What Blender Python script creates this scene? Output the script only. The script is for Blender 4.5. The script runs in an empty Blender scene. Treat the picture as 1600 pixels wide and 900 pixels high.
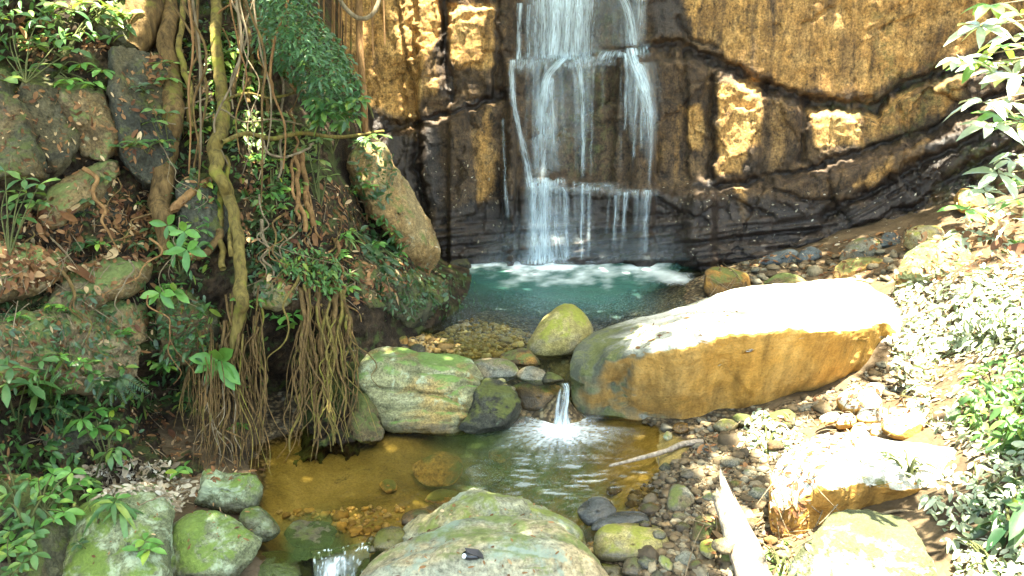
import bpy, math, random
import numpy as np
from mathutils import Vector
R = math.radians
sc = bpy.context.scene
random.seed(11)
rng = np.random.default_rng(7)
COL = sc.collection

# ------------------------------------------------------------------ camera
CAMZ, PITCH, FPX = 3.0, R(18.0), 1385.0
cd = bpy.data.cameras.new('camera')
cam = bpy.data.objects.new('camera', cd)
COL.objects.link(cam)
cam.location = (0, 0, CAMZ)
cam.rotation_euler = (math.pi / 2 - PITCH, 0, 0)
cd.sensor_width = 36.0
cd.lens = 36.0 * FPX / 1600.0
cd.clip_start = 0.05
cd.clip_end = 3000
sc.camera = cam
# ------------------------------------------------------------------ sky, sun, exposure
SUN = Vector((0.10, -0.085, 0.99)).normalized()
w = bpy.data.worlds.new('World')
sc.world = w
w.use_nodes = True
wn = w.node_tree
sky = wn.nodes.new('ShaderNodeTexSky')
sky.sky_type = 'NISHITA'
sky.sun_disc = False
sky.sun_elevation = math.asin(SUN.z)
sky.sun_rotation = math.atan2(SUN.x, SUN.y)
sky.air_density = 1.0
sky.dust_density = 3.0
bg = wn.nodes['Background']
bg.inputs[1].default_value = 0.15
wn.links.new(sky.outputs[0], bg.inputs[0])
sl = bpy.data.lights.new('sun', 'SUN')
sl.energy = 5.0
sl.angle = R(0.55)
sl.color = (1.0, 0.965, 0.90)
so = bpy.data.objects.new('sun', sl)
COL.objects.link(so)
so.location = SUN * 40
so.rotation_euler = SUN.to_track_quat('Z', 'Y').to_euler()
sc.view_settings.view_transform = 'Standard'
sc.view_settings.look = 'None'
sc.view_settings.exposure = 3.35
sc.view_settings.gamma = 1.0
sc.view_settings.use_white_balance = True
sc.view_settings.white_balance_temperature = 7300
sc.view_settings.white_balance_tint = 3
sc.cycles.use_denoising = True
sc.cycles.max_bounces = 8
sc.cycles.transparent_max_bounces = 24
sc.cycles.sample_clamp_indirect = 6.0
sc.cycles.caustics_reflective = False
sc.cycles.caustics_refractive = False

# ------------------------------------------------------------------ maths helpers
cp, sp = math.cos(PITCH), math.sin(PITCH)
A = np.asarray

def ray(px, py):
    a = (A(px, float) - 800) / FPX
    b = (450 - A(py, float)) / FPX
    return a, cp + b * sp, -sp + b * cp

def pt(px, py, Y):
    dx, dy, dz = ray(px, py)
    t = A(Y, float) / dy
    return np.stack(np.broadcast_arrays(dx * t, A(Y, float) + 0 * t, CAMZ + dz * t), -1)

def gz(px, py, z):
    dx, dy, dz = ray(px, py)
    t = (A(z, float) - CAMZ) / dz
    return np.stack(np.broadcast_arrays(dx * t, dy * t, A(z, float) + 0 * t), -1)

def pix(P):
    P = A(P, float)
    d = P[..., 1] * cp - (P[..., 2] - CAMZ) * sp
    u = P[..., 1] * sp + (P[..., 2] - CAMZ) * cp
    return 800 + FPX * P[..., 0] / d, 450 - FPX * u / d

_pm = rng.permutation(256)
_pm = np.concatenate([_pm, _pm, _pm])
_gr = rng.normal(size=(256, 3))
_gr /= np.linalg.norm(_gr, axis=1)[:, None]

def perlin(P):
    P = A(P, float)
    i = np.floor(P).astype(int)
    f = P - i
    i &= 255
    u = f * f * f * (f * (f * 6 - 15) + 10)
    out = 0
    for a in (0, 1):
        for b in (0, 1):
            for c in (0, 1):
                h = _pm[_pm[_pm[i[..., 0] + a] + i[..., 1] + b] + i[..., 2] + c]
                g = _gr[h]
                d = g[..., 0] * (f[..., 0] - a) + g[..., 1] * (f[..., 1] - b) + g[..., 2] * (f[..., 2] - c)
                wgt = (u[..., 0] if a else 1 - u[..., 0]) * (u[..., 1] if b else 1 - u[..., 1]) * (u[..., 2] if c else 1 - u[..., 2])
                out = out + d * wgt
    return out * 1.5

def fbm(P, freq=1.0, octv=4, gain=0.5, ridged=False):
    P = A(P, float) * freq
    o, amp = 0, 1.0
    for k in range(octv):
        n = perlin(P + k * 17.3)
        o = o + amp * ((1 - 2 * np.abs(n)) if ridged else n)
        P = P * 2.03
        amp *= gain
    return o

def sstep(x, a, b):
    t = np.clip((x - a) / (b - a), 0, 1)
    return t * t * (3 - 2 * t)

def rbf(ctrl, kern='r'):
    c = A(ctrl, float)
    xy = c[:, :2] / 100.0
    n = len(c)
    def K(d):
        return d if kern == 'r' else np.where(d > 1e-9, d * d * np.log(d + 1e-12), 0)
    D = np.linalg.norm(xy[:, None] - xy[None], axis=-1)
    M = np.zeros((n + 3, n + 3))
    M[:n, :n] = K(D) + np.eye(n) * (1e-6)
    M[:n, n:n + 2] = xy
    M[:n, n + 2] = 1
    M[n:, :n] = M[:n, n:].T
    s = np.linalg.solve(M, np.concatenate([c[:, 2], np.zeros(3)]))
    def f(px, py):
        px, py = np.broadcast_arrays(A(px, float) / 100, A(py, float) / 100)
        o = s[n] * px + s[n + 1] * py + s[n + 2]
        for k in range(n):
            o = o + s[k] * K(np.hypot(px - xy[k, 0], py - xy[k, 1]))
        return o
    return f

def catmull(P, n, closed=False):
    P = A(P, float)
    m = len(P)
    seg = m if closed else m - 1
    t = np.linspace(0, seg, n, endpoint=not closed)
    i = np.minimum(np.floor(t).astype(int), seg - 1)
    f = (t - i)[:, None]
    def g(k):
        return P[k % m] if closed else P[np.clip(k, 0, m - 1)]
    a, b, c, d = g(i - 1), g(i), g(i + 1), g(i + 2)
    return 0.5 * (2 * b + (c - a) * f + (2 * a - 5 * b + 4 * c - d) * f ** 2 + (3 * b - a - 3 * c + d) * f ** 3)

def inpoly(x, y, poly):
    x, y = np.broadcast_arrays(A(x, float), A(y, float))
    r = np.zeros(x.shape, bool)
    n = len(poly)
    for k in range(n):
        x1, y1 = poly[k]
        x2, y2 = poly[(k + 1) % n]
        if y1 == y2:
            continue
        c = ((y1 > y) != (y2 > y)) & (x < (x2 - x1) * (y - y1) / (y2 - y1) + x1)
        r ^= c
    return r

def polydist(x, y, poly, closed=True):
    """signed distance to a pixel polygon (negative inside)"""
    d = np.full(np.broadcast(x, y).shape, 1e9)
    n = len(poly)
    for k in range(n if closed else n - 1):
        (x1, y1), (x2, y2) = poly[k][:2], poly[(k + 1) % n][:2]
        vx, vy = x2 - x1, y2 - y1
        t = np.clip(((x - x1) * vx + (y - y1) * vy) / (vx * vx + vy * vy + 1e-9), 0, 1)
        d = np.minimum(d, np.hypot(x - x1 - t * vx, y - y1 - t * vy))
    if closed:
        d = np.where(inpoly(x, y, poly), -d, d)
    return d

# ------------------------------------------------------------------ mesh helpers
def make_mesh(name, V, F, mat, attrs=None, smooth=True):
    """F: int array (n,4) or (n,3)"""
    V = np.ascontiguousarray(V, dtype=np.float32)
    F = np.ascontiguousarray(F, dtype=np.int32)
    me = bpy.data.meshes.new(name)
    n, k = F.shape
    me.vertices.add(len(V))
    me.vertices.foreach_set('co', V.ravel())
    me.loops.add(n * k)
    me.loops.foreach_set('vertex_index', F.ravel())
    me.polygons.add(n)
    me.polygons.foreach_set('loop_start', np.arange(0, n * k, k, dtype=np.int32))
    me.polygons.foreach_set('use_smooth', np.full(n, smooth, dtype=bool))
    for an, av in (attrs or {}).items():
        at = me.attributes.new(an, 'FLOAT', 'POINT')
        at.data.foreach_set('value', np.ascontiguousarray(av, dtype=np.float32).ravel())
    me.update(calc_edges=True)
    me.validate()
    if mat:
        me.materials.append(mat)
    return me

def tag(o, label=None, cat=None, group=None, kind=None):
    if label: o['label'] = label
    if cat: o['category'] = cat
    if group: o['group'] = group
    if kind: o['kind'] = kind
    return o

def link(name, me, parent=None, loc=(0, 0, 0)):
    o = bpy.data.objects.new(name, me)
    COL.objects.link(o)
    o.location = loc
    if parent:
        o.parent = parent
    return o

def solid(name, V, F, mat, base=None, parent=None, attrs=None, smooth=True):
    """V in world space; base = world point the object (or its root) stands at"""
    V = A(V, float)
    if parent is None:
        if base is None:
            base = np.array([V[:, 0].mean(), V[:, 1].mean(), V[:, 2].min()])
        me = make_mesh(name, V - base, F, mat, attrs, smooth)
        return link(name, me, None, tuple(base))
    root = parent
    off = np.zeros(3)
    while root is not None:
        off += A(root.location)
        root = root.parent
    return link(name, make_mesh(name, V - off, F, mat, attrs, smooth), parent)

def empty(name, loc, label, cat, group=None, kind=None):
    o = bpy.data.objects.new(name, None)
    COL.objects.link(o)
    o.location = tuple(float(v) for v in loc)
    o.empty_display_size = 0.1
    return tag(o, label, cat, group, kind)

def gridfaces(nr, nc, wrap=False):
    r = np.arange(nr - 1)[:, None]
    c = np.arange(nc if wrap else nc - 1)[None]
    c2 = (c + 1) % nc
    return np.stack([r * nc + c, r * nc + c2, (r + 1) * nc + c2, (r + 1) * nc + c], -1).reshape(-1, 4)

def join(parts):
    V, F, o = [], [], 0
    for v, f in parts:
        V.append(v)
        F.append(f + o)
        o += len(v)
    return np.concatenate(V), np.concatenate(F)

def vnormals(V, F):
    n = np.zeros_like(V)
    a = np.cross(V[F[:, 2]] - V[F[:, 0]], V[F[:, 3]] - V[F[:, 1]]) if F.shape[1] > 3 else np.cross(V[F[:, 1]] - V[F[:, 0]], V[F[:, 2]] - V[F[:, 0]])
    for k in range(F.shape[1]):
        np.add.at(n, F[:, k], a)
    return n / (np.linalg.norm(n, axis=1)[:, None] + 1e-12)

def tube(path, rad, sides=8, wob=0.0, seed=0.0, n=None):
    P = A(path, float)
    rad = A(rad, float)
    if n is None:
        n = max(6, len(P) * 6)
    if rad.ndim == 0:
        rad = np.full(len(P), float(rad))
    Q = catmull(np.column_stack([P, rad]), n)
    P, rad = Q[:, :3], np.maximum(Q[:, 3], 4e-4)
    T = np.gradient(P, axis=0)
    T /= np.linalg.norm(T, axis=1)[:, None] + 1e-9
    ref = np.array([0.3, -0.9, 0.1])
    s = np.cross(T, ref)
    s /= np.linalg.norm(s, axis=1)[:, None] + 1e-9
    b = np.cross(T, s)
    th = np.linspace(0, 2 * np.pi, sides, endpoint=False)
    ring = s[:, None] * np.cos(th)[None, :, None] + b[:, None] * np.sin(th)[None, :, None]
    rr = rad[:, None] * np.ones(sides)[None]
    if wob:
        q = P[:, None] + ring * rad[:, None, None]
        rr = rr * (1 + wob * fbm(q + seed, 1.2 / max(rad.mean(), 1e-3) * 0.55, 3))
    V = (P[:, None] + ring * rr[..., None]).reshape(-1, 3)
    F = gridfaces(n, sides, True)
    V = np.concatenate([V, P[:1], P[-1:]])
    k = np.arange(sides)
    c0 = np.stack([np.full(sides, n * sides), (k + 1) % sides, k, k], -1)
    e = (n - 1) * sides
    c1 = np.stack([np.full(sides, n * sides + 1), e + k, e + (k + 1) % sides, e + (k + 1) % sides], -1)
    # caps written as quads with one shared corner would be degenerate; use the ring centre as two corners apart
    V = np.concatenate([V, P[:1], P[-1:]])
    return V[:n * sides], F

# leaves: each 5 stations x 3 points
def leaves(B, D, U, L, W, droop=0.3, fold=0.18, shape='oval', curl=0.0):
    B, D, U = A(B, float), A(D, float), A(U, float)
    n = len(B)
    assert n, 'no leaves placed'
    L = np.broadcast_to(A(L, float), n)[:, None]
    W = np.broadcast_to(A(W, float), n)[:, None]
    droop = np.broadcast_to(A(droop, float), n)[:, None]
    D = D / (np.linalg.norm(D, axis=1)[:, None] + 1e-9)
    S = np.cross(D, U)
    S /= np.linalg.norm(S, axis=1)[:, None] + 1e-9
    Nn = np.cross(S, D)
    tt = [0, .22, .5, .78, 1.0]
    ww = {'oval': [.10, .68, 1.0, .78, .04], 'obov': [.10, .45, .88, 1.0, .12], 'lance': [.12, .8, .9, .55, .03], 'flake': [.2, .85, 1.0, .8, .15]}[shape]
    rows = []
    for t, ww_ in zip(tt, ww):
        c = B + D * L * t + Nn * (curl * L * t * t) - np.array([0, 0, 1.0]) * droop * L * t * t
        e = S * W * 0.5 * ww_
        up = Nn * fold * W * ww_
        rows.append(np.stack([c - e + up, c, c + e + up], 1))
    V = np.stack(rows, 1).reshape(n, 15, 3)
    q = []
    for r in range(4):
        for c in range(2):
            q.append([r * 3 + c, r * 3 + c + 1, (r + 1) * 3 + c + 1, (r + 1) * 3 + c])
    F = (A(q)[None] + (np.arange(n) * 15)[:, None, None]).reshape(-1, 4)
    return V.reshape(-1, 3), F

def leafrnd(n, r=None):
    return np.repeat(rng.random(n) if r is None else r, 15)

# ------------------------------------------------------------------ material helpers
class NT:
    def __init__(s, name):
        s.m = bpy.data.materials.new(name)
        s.m.use_nodes = True
        s.t = s.m.node_tree
        s.b = s.t.nodes['Principled BSDF']
        s.out = s.t.nodes['Material Output']
    def n(s, typ, **kw):
        nd = s.t.nodes.new('ShaderNode' + typ)
        for k, v in kw.items():
            setattr(nd, k, v)
        return nd
    def set(s, sock, v):
        if isinstance(v, bpy.types.NodeSocket):
            s.t.links.new(v, sock)
        elif v is not None:
            if isinstance(v, (tuple, list)) and len(v) == 3 and sock.type == 'RGBA':
                v = (*v, 1)
            sock.default_value = v
    def math(s, op, a, b=None, c=None, clamp=False):
        nd = s.n('Math', operation=op, use_clamp=clamp)
        for k, v in enumerate((a, b, c)):
            s.set(nd.inputs[k], v)
        return nd.outputs[0]
    def mul(s, a, b): return s.math('MULTIPLY', a, b)
    def add(s, a, b): return s.math('ADD', a, b)
    def mix(s, f, a, b, blend='MIX'):
        nd = s.n('Mix', data_type='RGBA', blend_type=blend)
        s.set(nd.inputs[0], f)
        s.set(nd.inputs[6], a)
        s.set(nd.inputs[7], b)
        return nd.outputs[2]
    def ramp(s, f, stops, interp='LINEAR'):
        nd = s.n('ValToRGB')
        cr = nd.color_ramp
        cr.interpolation = interp
        while len(cr.elements) < len(stops):
            cr.elements.new(0.5)
        for e, (p, c) in zip(cr.elements, stops):
            e.position = p
            e.color = (*c, 1) if isinstance(c, (tuple, list)) else (c, c, c, 1)
        s.set(nd.inputs[0], f)
        return nd.outputs[0]
    def step(s, f, a, b, lo=0.0, hi=1.0):
        nd = s.n('MapRange', interpolation_type='SMOOTHSTEP')
        s.set(nd.inputs[0], f)
        for k, v in zip((1, 2, 3, 4), (a, b, lo, hi)):
            nd.inputs[k].default_value = v
        return nd.outputs[0]
    def attr(s, name):
        return s.n('Attribute', attribute_name=name).outputs['Fac']
    def coord(s, scale=(1, 1, 1), rand=True, obj=True):
        v = s.n('TexCoord').outputs['Object'] if obj else s.n('NewGeometry').outputs['Position']
        mp = s.n('Mapping')
        s.set(mp.inputs[0], v)
        mp.inputs[3].default_value = scale
        if rand:
            oi = s.n('ObjectInfo')
            s.set(mp.inputs[1], s.vec(s.mul(oi.outputs['Random'], 37.0)))
        return mp.outputs[0]
    def vec(s, a, b=None, c=None):
        nd = s.n('CombineXYZ')
        s.set(nd.inputs[0], a)
        s.set(nd.inputs[1], b if b is not None else a)
        s.set(nd.inputs[2], c if c is not None else a)
        return nd.outputs[0]
    def noise(s, co, scale, detail=5, rough=0.55, dist=0.0):
        nd = s.n('TexNoise')
        s.set(nd.inputs['Vector'], co)
        nd.inputs['Scale'].default_value = scale
        nd.inputs['Detail'].default_value = detail
        nd.inputs['Roughness'].default_value = rough
        nd.inputs['Distortion'].default_value = dist
        return nd.outputs[0]
    def voro(s, co, scale, feature='F1', rnd=1.0):
        nd = s.n('TexVoronoi', feature=feature)
        s.set(nd.inputs['Vector'], co)
        nd.inputs['Scale'].default_value = scale
        nd.inputs['Randomness'].default_value = rnd
        return nd
    def bump(s, h, strength, dist=0.02, prev=None):
        nd = s.n('Bump')
        nd.inputs['Strength'].default_value = strength
        nd.inputs['Distance'].default_value = dist
        s.set(nd.inputs['Height'], h)
        if prev:
            s.set(nd.inputs['Normal'], prev)
        return nd.outputs[0]
    def up(s):
        nd = s.n('SeparateXYZ')
        s.set(nd.inputs[0], s.n('NewGeometry').outputs['Normal'])
        return nd.outputs[2]
    def posz(s):
        nd = s.n('SeparateXYZ')
        s.set(nd.inputs[0], s.n('NewGeometry').outputs['Position'])
        return nd.outputs[2]
    def base(s, col, rough=0.8, spec=0.4, normal=None):
        s.set(s.b.inputs['Base Color'], col)
        s.set(s.b.inputs['Roughness'], rough)
        s.set(s.b.inputs['Specular IOR Level'], spec)
        if normal:
            s.set(s.b.inputs['Normal'], normal)
        return s.m

def rock_mat(name, dark, mid, light, tint=None, tint_amt=0.5, moss=None, moss_amt=0.0, lichen=None, lichen_amt=0.0,
             scale=3.0, rough=0.85, bump=0.5, layers=0.0, wet=None, stretch=(1, 1, 1)):
    t = NT(name)
    co = t.coord(stretch)
    n1 = t.noise(co, scale, 9, 0.62, 0.3)
    col = t.ramp(n1, [(0.30, dark), (0.5, mid), (0.70, light)])
    if tint:
        n2 = t.noise(co, scale * 0.55, 5, 0.6, 0.8)
        col = t.mix(t.mul(t.step(n2, 0.46, 0.60), tint_amt), col, tint)
    sp_ = t.noise(co, scale * 26, 3, 0.7)
    col = t.mix(0.9, col, t.ramp(sp_, [(0.28, 0.3), (0.5, 1.0), (0.72, 1.6)]), 'MULTIPLY')
    md = t.noise(co, scale * 7, 6, .7, .5)
    col = t.mix(0.75, col, t.ramp(md, [(0.32, 0.45), (0.5, 1.0), (0.68, 1.45)]), 'MULTIPLY')
    pits = t.voro(co, scale * 17).outputs['Distance']
    col = t.mix(t.step(t.noise(co, scale * 9, 4, 0.7), 0.62, 0.70, 0, .55), col, tuple(c * 0.35 for c in dark))
    hgt = t.add(t.mul(n1, 0.5), t.add(t.mul(sp_, 0.18), t.add(t.mul(pits, 0.12), t.mul(md, .35))))
    if layers:
        cl = t.coord((0.5, 0.5, 9.0))
        ln = t.noise(cl, 2.2, 4, 0.6, 0.5)
        hgt = t.add(hgt, t.mul(ln, layers))
        col = t.mix(0.55, col, t.ramp(ln, [(0.36, 0.45), (0.5, 1.0), (0.66, 1.35)]), 'MULTIPLY')
    if lichen:
        nl = t.noise(co, scale * 2.1, 7, 0.7, 0.4)
        col = t.mix(t.step(nl, 0.62 - 0.22 * lichen_amt, 0.72 - 0.2 * lichen_amt, 0, 0.85), col, lichen)
    if moss:
        nm = t.noise(co, scale * 1.3, 8, 0.68, 0.5)
        f = t.add(t.mul(t.up(), 0.22), nm)
        lo = 0.78 - 0.36 * moss_amt
        mcol = t.mix(t.noise(co, scale * 14, 3, 0.6), tuple(c * 0.45 for c in moss), tuple(min(1, c * 1.6) for c in moss))
        fm = t.step(f, lo, lo + 0.13, 0, 0.93)
        col = t.mix(fm, col, mcol)
        hgt = t.add(hgt, t.mul(t.mul(fm, t.noise(co, scale * 30, 3, 0.7)), 0.3))
    rg = rough
    if wet is not None:
        wz = t.add(t.posz(), t.mul(t.noise(co, 6, 3), -0.10))
        fw = t.step(wz, wet + 0.0, wet + 0.05, 1, 0)
        col = t.mix(t.mul(fw, 0.62), col, (0.025, 0.02, 0.012))
        rg = t.mul(t.math('SUBTRACT', 1.0, t.mul(fw, 0.7)), rough)
    return t.base(col, rg, 0.35, t.bump(hgt, bump, 0.05))

def leaf_mat(name, c1, c2, c3=None, rough=0.42, transl=0.30, spec=0.5):
    t = NT(name)
    r = t.attr('rnd')
    stops = [(0.0, c1), (0.8, c2)] + ([(1.0, c3)] if c3 else [])
    col = t.ramp(r, stops)
    co = t.coord(rand=False)
    col = t.mix(0.5, col, t.ramp(t.noise(co, 30, 3), [(0.3, 0.6), (0.7, 1.35)]), 'MULTIPLY')
    t.base(col, rough, spec)
    tr = t.n('BsdfTranslucent')
    t.set(tr.inputs[0], t.mix(0.5, col, (0.35, 0.42, 0.03), 'MIX'))
    mx = t.n('MixShader')
    mx.inputs[0].default_value = transl
    t.t.links.new(t.b.outputs[0], mx.inputs[1])
    t.t.links.new(tr.outputs[0], mx.inputs[2])
    t.t.links.new(mx.outputs[0], t.out.inputs[0])
    return t.m

def bark_mat(name, dark, light, moss=None, moss_amt=0.5, scale=9):
    t = NT(name)
    co = t.coord((1, 1, 0.22))
    n1 = t.noise(co, scale * 3, 7, 0.65, 0.4)
    col = t.ramp(n1, [(0.3, dark), (0.68, light)])
    if moss:
        nm = t.noise(t.coord(), scale * 0.7, 6, 0.65)
        col = t.mix(t.step(nm, 0.62 - 0.25 * moss_amt, 0.72 - 0.2 * moss_amt, 0, 0.9), col, moss)
    return t.base(col, 0.85, 0.25, t.bump(t.add(n1, t.mul(t.noise(t.coord(), scale * 9, 4, .7), .5)), 1.0, 0.02))

M = {}
# ------------------------------------------------------------------ setting materials
def cliff_mat():
    t = NT('cliff_rock')
    co = t.coord(rand=False)
    cs = t.coord((1, 1, 0.16), rand=False)
    streak = t.noise(cs, 5.0, 7, 0.6, 0.4)
    n1 = t.noise(co, 4.5, 9, 0.62, 0.3)
    fine = t.noise(co, 42, 4, 0.7)
    pits = t.noise(t.coord((1, 1, 0.6), rand=False), 17, 5, 0.7)
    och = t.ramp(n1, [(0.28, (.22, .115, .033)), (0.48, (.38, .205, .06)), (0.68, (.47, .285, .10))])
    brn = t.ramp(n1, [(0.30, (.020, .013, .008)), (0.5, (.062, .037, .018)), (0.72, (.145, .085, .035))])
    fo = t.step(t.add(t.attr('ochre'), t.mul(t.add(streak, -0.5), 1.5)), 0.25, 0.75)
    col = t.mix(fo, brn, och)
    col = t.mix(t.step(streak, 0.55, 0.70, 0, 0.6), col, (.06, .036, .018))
    st2 = t.noise(t.coord((1, 1, 0.07), rand=False), 14.0, 5, 0.65, 0.3)
    col = t.mix(0.6, col, t.ramp(st2, [(0.32, 0.5), (0.5, 1.0), (0.68, 1.3)]), 'MULTIPLY')
    fw = t.step(t.add(t.attr('wet'), t.mul(t.add(n1, -0.5), 0.9)), 0.3, 0.75)
    col = t.mix(t.mul(fw, 0.80), col, (.020, .015, .013))
    col = t.mix(t.mul(t.attr('green'), t.step(t.noise(co, 9, 6, 0.7), 0.45, 0.62)), col, (.055, .075, .022))
    col = t.mix(0.95, col, t.ramp(pits, [(0.32, 0.15), (0.47, 1.0), (0.72, 1.5)]), 'MULTIPLY')
    col = t.mix(0.95, col, t.ramp(fine, [(0.30, 0.3), (0.5, 1.0), (0.70, 1.7)]), 'MULTIPLY')
    h = t.add(t.mul(n1, 0.12), t.add(t.mul(pits, 0.6), t.add(t.mul(fine, 0.45), t.mul(st2, .35))))
    rg = t.step(fw, 0, 1, 0.85, 0.42)
    return t.base(col, rg, 0.5, t.bump(h, 1.0, 0.03))
M['cliff'] = cliff_mat()

def bank_mat():
    t = NT('bank_soil')
    co = t.coord(rand=False)
    n1 = t.noise(co, 5, 9, 0.65, 0.4)
    col = t.ramp(n1, [(0.3, (.010, .007, .005)), (0.5, (.034, .023, .013)), (0.72, (.10, .065, .034))])
    fine = t.noise(co, 45, 4, 0.7)
    col = t.mix(0.8, col, t.ramp(fine, [(0.3, 0.3), (0.5, 1.0), (0.72, 1.9)]), 'MULTIPLY')
    nm = t.noise(co, 3.1, 7, 0.68, 0.6)
    f = t.step(t.add(nm, t.mul(t.up(), 0.08)), 0.52, 0.64, 0, 0.85)
    col = t.mix(f, col, t.mix(t.noise(co, 60, 3), (.022, .03, .008), (.10, .13, .035)))
    h = t.add(n1, t.mul(fine, 0.4))
    return t.base(col, 0.9, 0.2, t.bump(h, 0.9, 0.06))
M['bank'] = bank_mat()

def ground_mat():
    t = NT('stream_bed')
    co = t.coord(rand=False)
    v = t.voro(co, 26)
    v2 = t.voro(co, 60)
    cell = t.ramp(t.n('SeparateColor').outputs[0], [(0, 0.2)]) if False else None
    sx = t.n('SeparateColor')
    t.set(sx.inputs[0], v.outputs['Color'])
    sx2 = t.n('SeparateColor')
    t.set(sx2.inputs[0], v2.outputs['Color'])
    peb = t.ramp(sx.outputs[0], [(0, (.07, .055, .035)), (0.35, (.16, .115, .06)), (0.7, (.26, .20, .11)), (1, (.14, .14, .11))])
    peb2 = t.ramp(sx2.outputs[0], [(0, (.05, .04, .025)), (0.5, (.15, .10, .05)), (1, (.26, .19, .10))])
    peb = t.mix(t.step(t.noise(co, 7, 4), 0.45, 0.55), peb, peb2)
    edge = t.step(v.outputs['Distance'], 0.25, 0.62, 1.0, 0.28)
    peb = t.mix(1.0, peb, t.vec(edge), 'MULTIPLY')
    n1 = t.noise(co, 2.6, 7, 0.6, 0.4)
    fine = t.noise(co, 70, 4, 0.75)
    sand = t.ramp(n1, [(0.3, (.11, .082, .02)), (0.5, (.21, .152, .042)), (0.7, (.30, .225, .08))])
    sand = t.mix(0.7, sand, t.ramp(fine, [(0.3, 0.35), (0.5, 1.0), (0.7, 1.4)]), 'MULTIPLY')
    dk = t.noise(co, 5.5, 7, 0.7, 0.9)
    sand = t.mix(t.step(dk, 0.60, 0.70, 0, 0.8), sand, (.045, .035, .012))
    col = t.mix(t.step(t.add(t.attr('sand'), t.mul(t.add(n1, -.5), 0.8)), 0.35, 0.65), peb, sand)
    gr = t.mul(t.attr('algae'), t.step(t.noise(co, 6, 6, 0.7), 0.36, 0.6))
    col = t.mix(gr, col, (.07, .105, .012))
    soil = t.ramp(n1, [(0.3, (.03, .02, .010)), (0.7, (.13, .09, .048))])
    col = t.mix(t.step(t.add(t.attr('soil'), t.mul(t.add(t.noise(co, 5, 5), -.5), 1.0)), 0.4, 0.7), col, soil)
    h = t.add(t.mul(v.outputs['Distance'], -0.6), t.add(t.mul(fine, 0.2), t.mul(n1, 0.3)))
    return t.base(col, 0.8, 0.3, t.bump(h, 0.5, 0.03))
M['ground'] = ground_mat()

def water_mat(name, deepcol, clear, bscale, bstr, foamcol=(.86, .95, .97)):
    t = NT(name)
    co = t.coord((1, 1.5, 1), rand=False, obj=False)
    bp = t.bump(t.add(t.noise(co, bscale, 4, 0.7), t.mul(t.noise(co, bscale * 0.2, 2), 0.5)), bstr, 0.02)
    tr = t.n('BsdfTransparent')
    tr.inputs[0].default_value = (*clear, 1)
    df = t.n('BsdfDiffuse')
    t.set(df.inputs[0], deepcol if not callable(deepcol) else deepcol(t, co))
    m1 = t.n('MixShader')
    t.set(m1.inputs[0], t.attr('deep'))
    t.t.links.new(tr.outputs[0], m1.inputs[1])
    t.t.links.new(df.outputs[0], m1.inputs[2])
    gl = t.n('BsdfGlossy')
    gl.inputs['Roughness'].default_value = 0.08
    t.set(gl.inputs['Normal'], bp)
    fr = t.n('Fresnel')
    fr.inputs[0].default_value = 1.33
    t.set(fr.inputs['Normal'], bp)
    m2 = t.n('MixShader')
    t.set(m2.inputs[0], fr.outputs[0])
    t.t.links.new(m1.outputs[0], m2.inputs[1])
    t.t.links.new(gl.outputs[0], m2.inputs[2])
    fo = t.n('BsdfDiffuse')
    fo.inputs[0].default_value = (*foamcol, 1)
    m3 = t.n('MixShader')
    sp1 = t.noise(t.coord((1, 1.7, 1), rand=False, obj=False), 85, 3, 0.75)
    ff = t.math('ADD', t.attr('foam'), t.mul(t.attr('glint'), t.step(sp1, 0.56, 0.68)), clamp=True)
    t.set(m3.inputs[0], ff)
    t.t.links.new(m2.outputs[0], m3.inputs[1])
    t.t.links.new(fo.outputs[0], m3.inputs[2])
    t.t.links.new(m3.outputs[0], t.out.inputs[0])
    return t.m
M['pool'] = water_mat('upper_pool_water', lambda t, co: t.mix(t.noise(co, 3, 4), (.028, .105, .105), (.06, .165, .115)), (.82, .92, .80), 26, 0.35)
M['stream'] = water_mat('lower_pool_water', lambda t, co: t.mix(t.noise(co, 4, 4), (.035, .06, .018), (.07, .10, .03)), (.93, .88, .68), 20, 0.16)

def fall_mat():
    t = NT('falling_water')
    u, v, s = t.attr('su'), t.attr('sv'), t.attr('seed')
    st = t.noise(t.vec(t.mul(u, 1.0), t.mul(v, 0.55), s), 5.0, 5, 0.7, 0.15)
    fac = t.math('MULTIPLY', t.attr('alpha'), t.step(st, 0.30, 0.70, 0.12, 1.25), clamp=True)
    tr = t.n('BsdfTransparent')
    df = t.n('BsdfDiffuse')
    df.inputs[0].default_value = (.76, .90, .96, 1)
    tl = t.n('BsdfTranslucent')
    tl.inputs[0].default_value = (.86, .95, .98, 1)
    a = t.n('MixShader')
    a.inputs[0].default_value = 0.35
    t.t.links.new(df.outputs[0], a.inputs[1])
    t.t.links.new(tl.outputs[0], a.inputs[2])
    m = t.n('MixShader')
    t.set(m.inputs[0], fac)
    t.t.links.new(tr.outputs[0], m.inputs[1])
    t.t.links.new(a.outputs[0], m.inputs[2])
    t.t.links.new(m.outputs[0], t.out.inputs[0])
    return t.m
M['fall'] = fall_mat()

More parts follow.
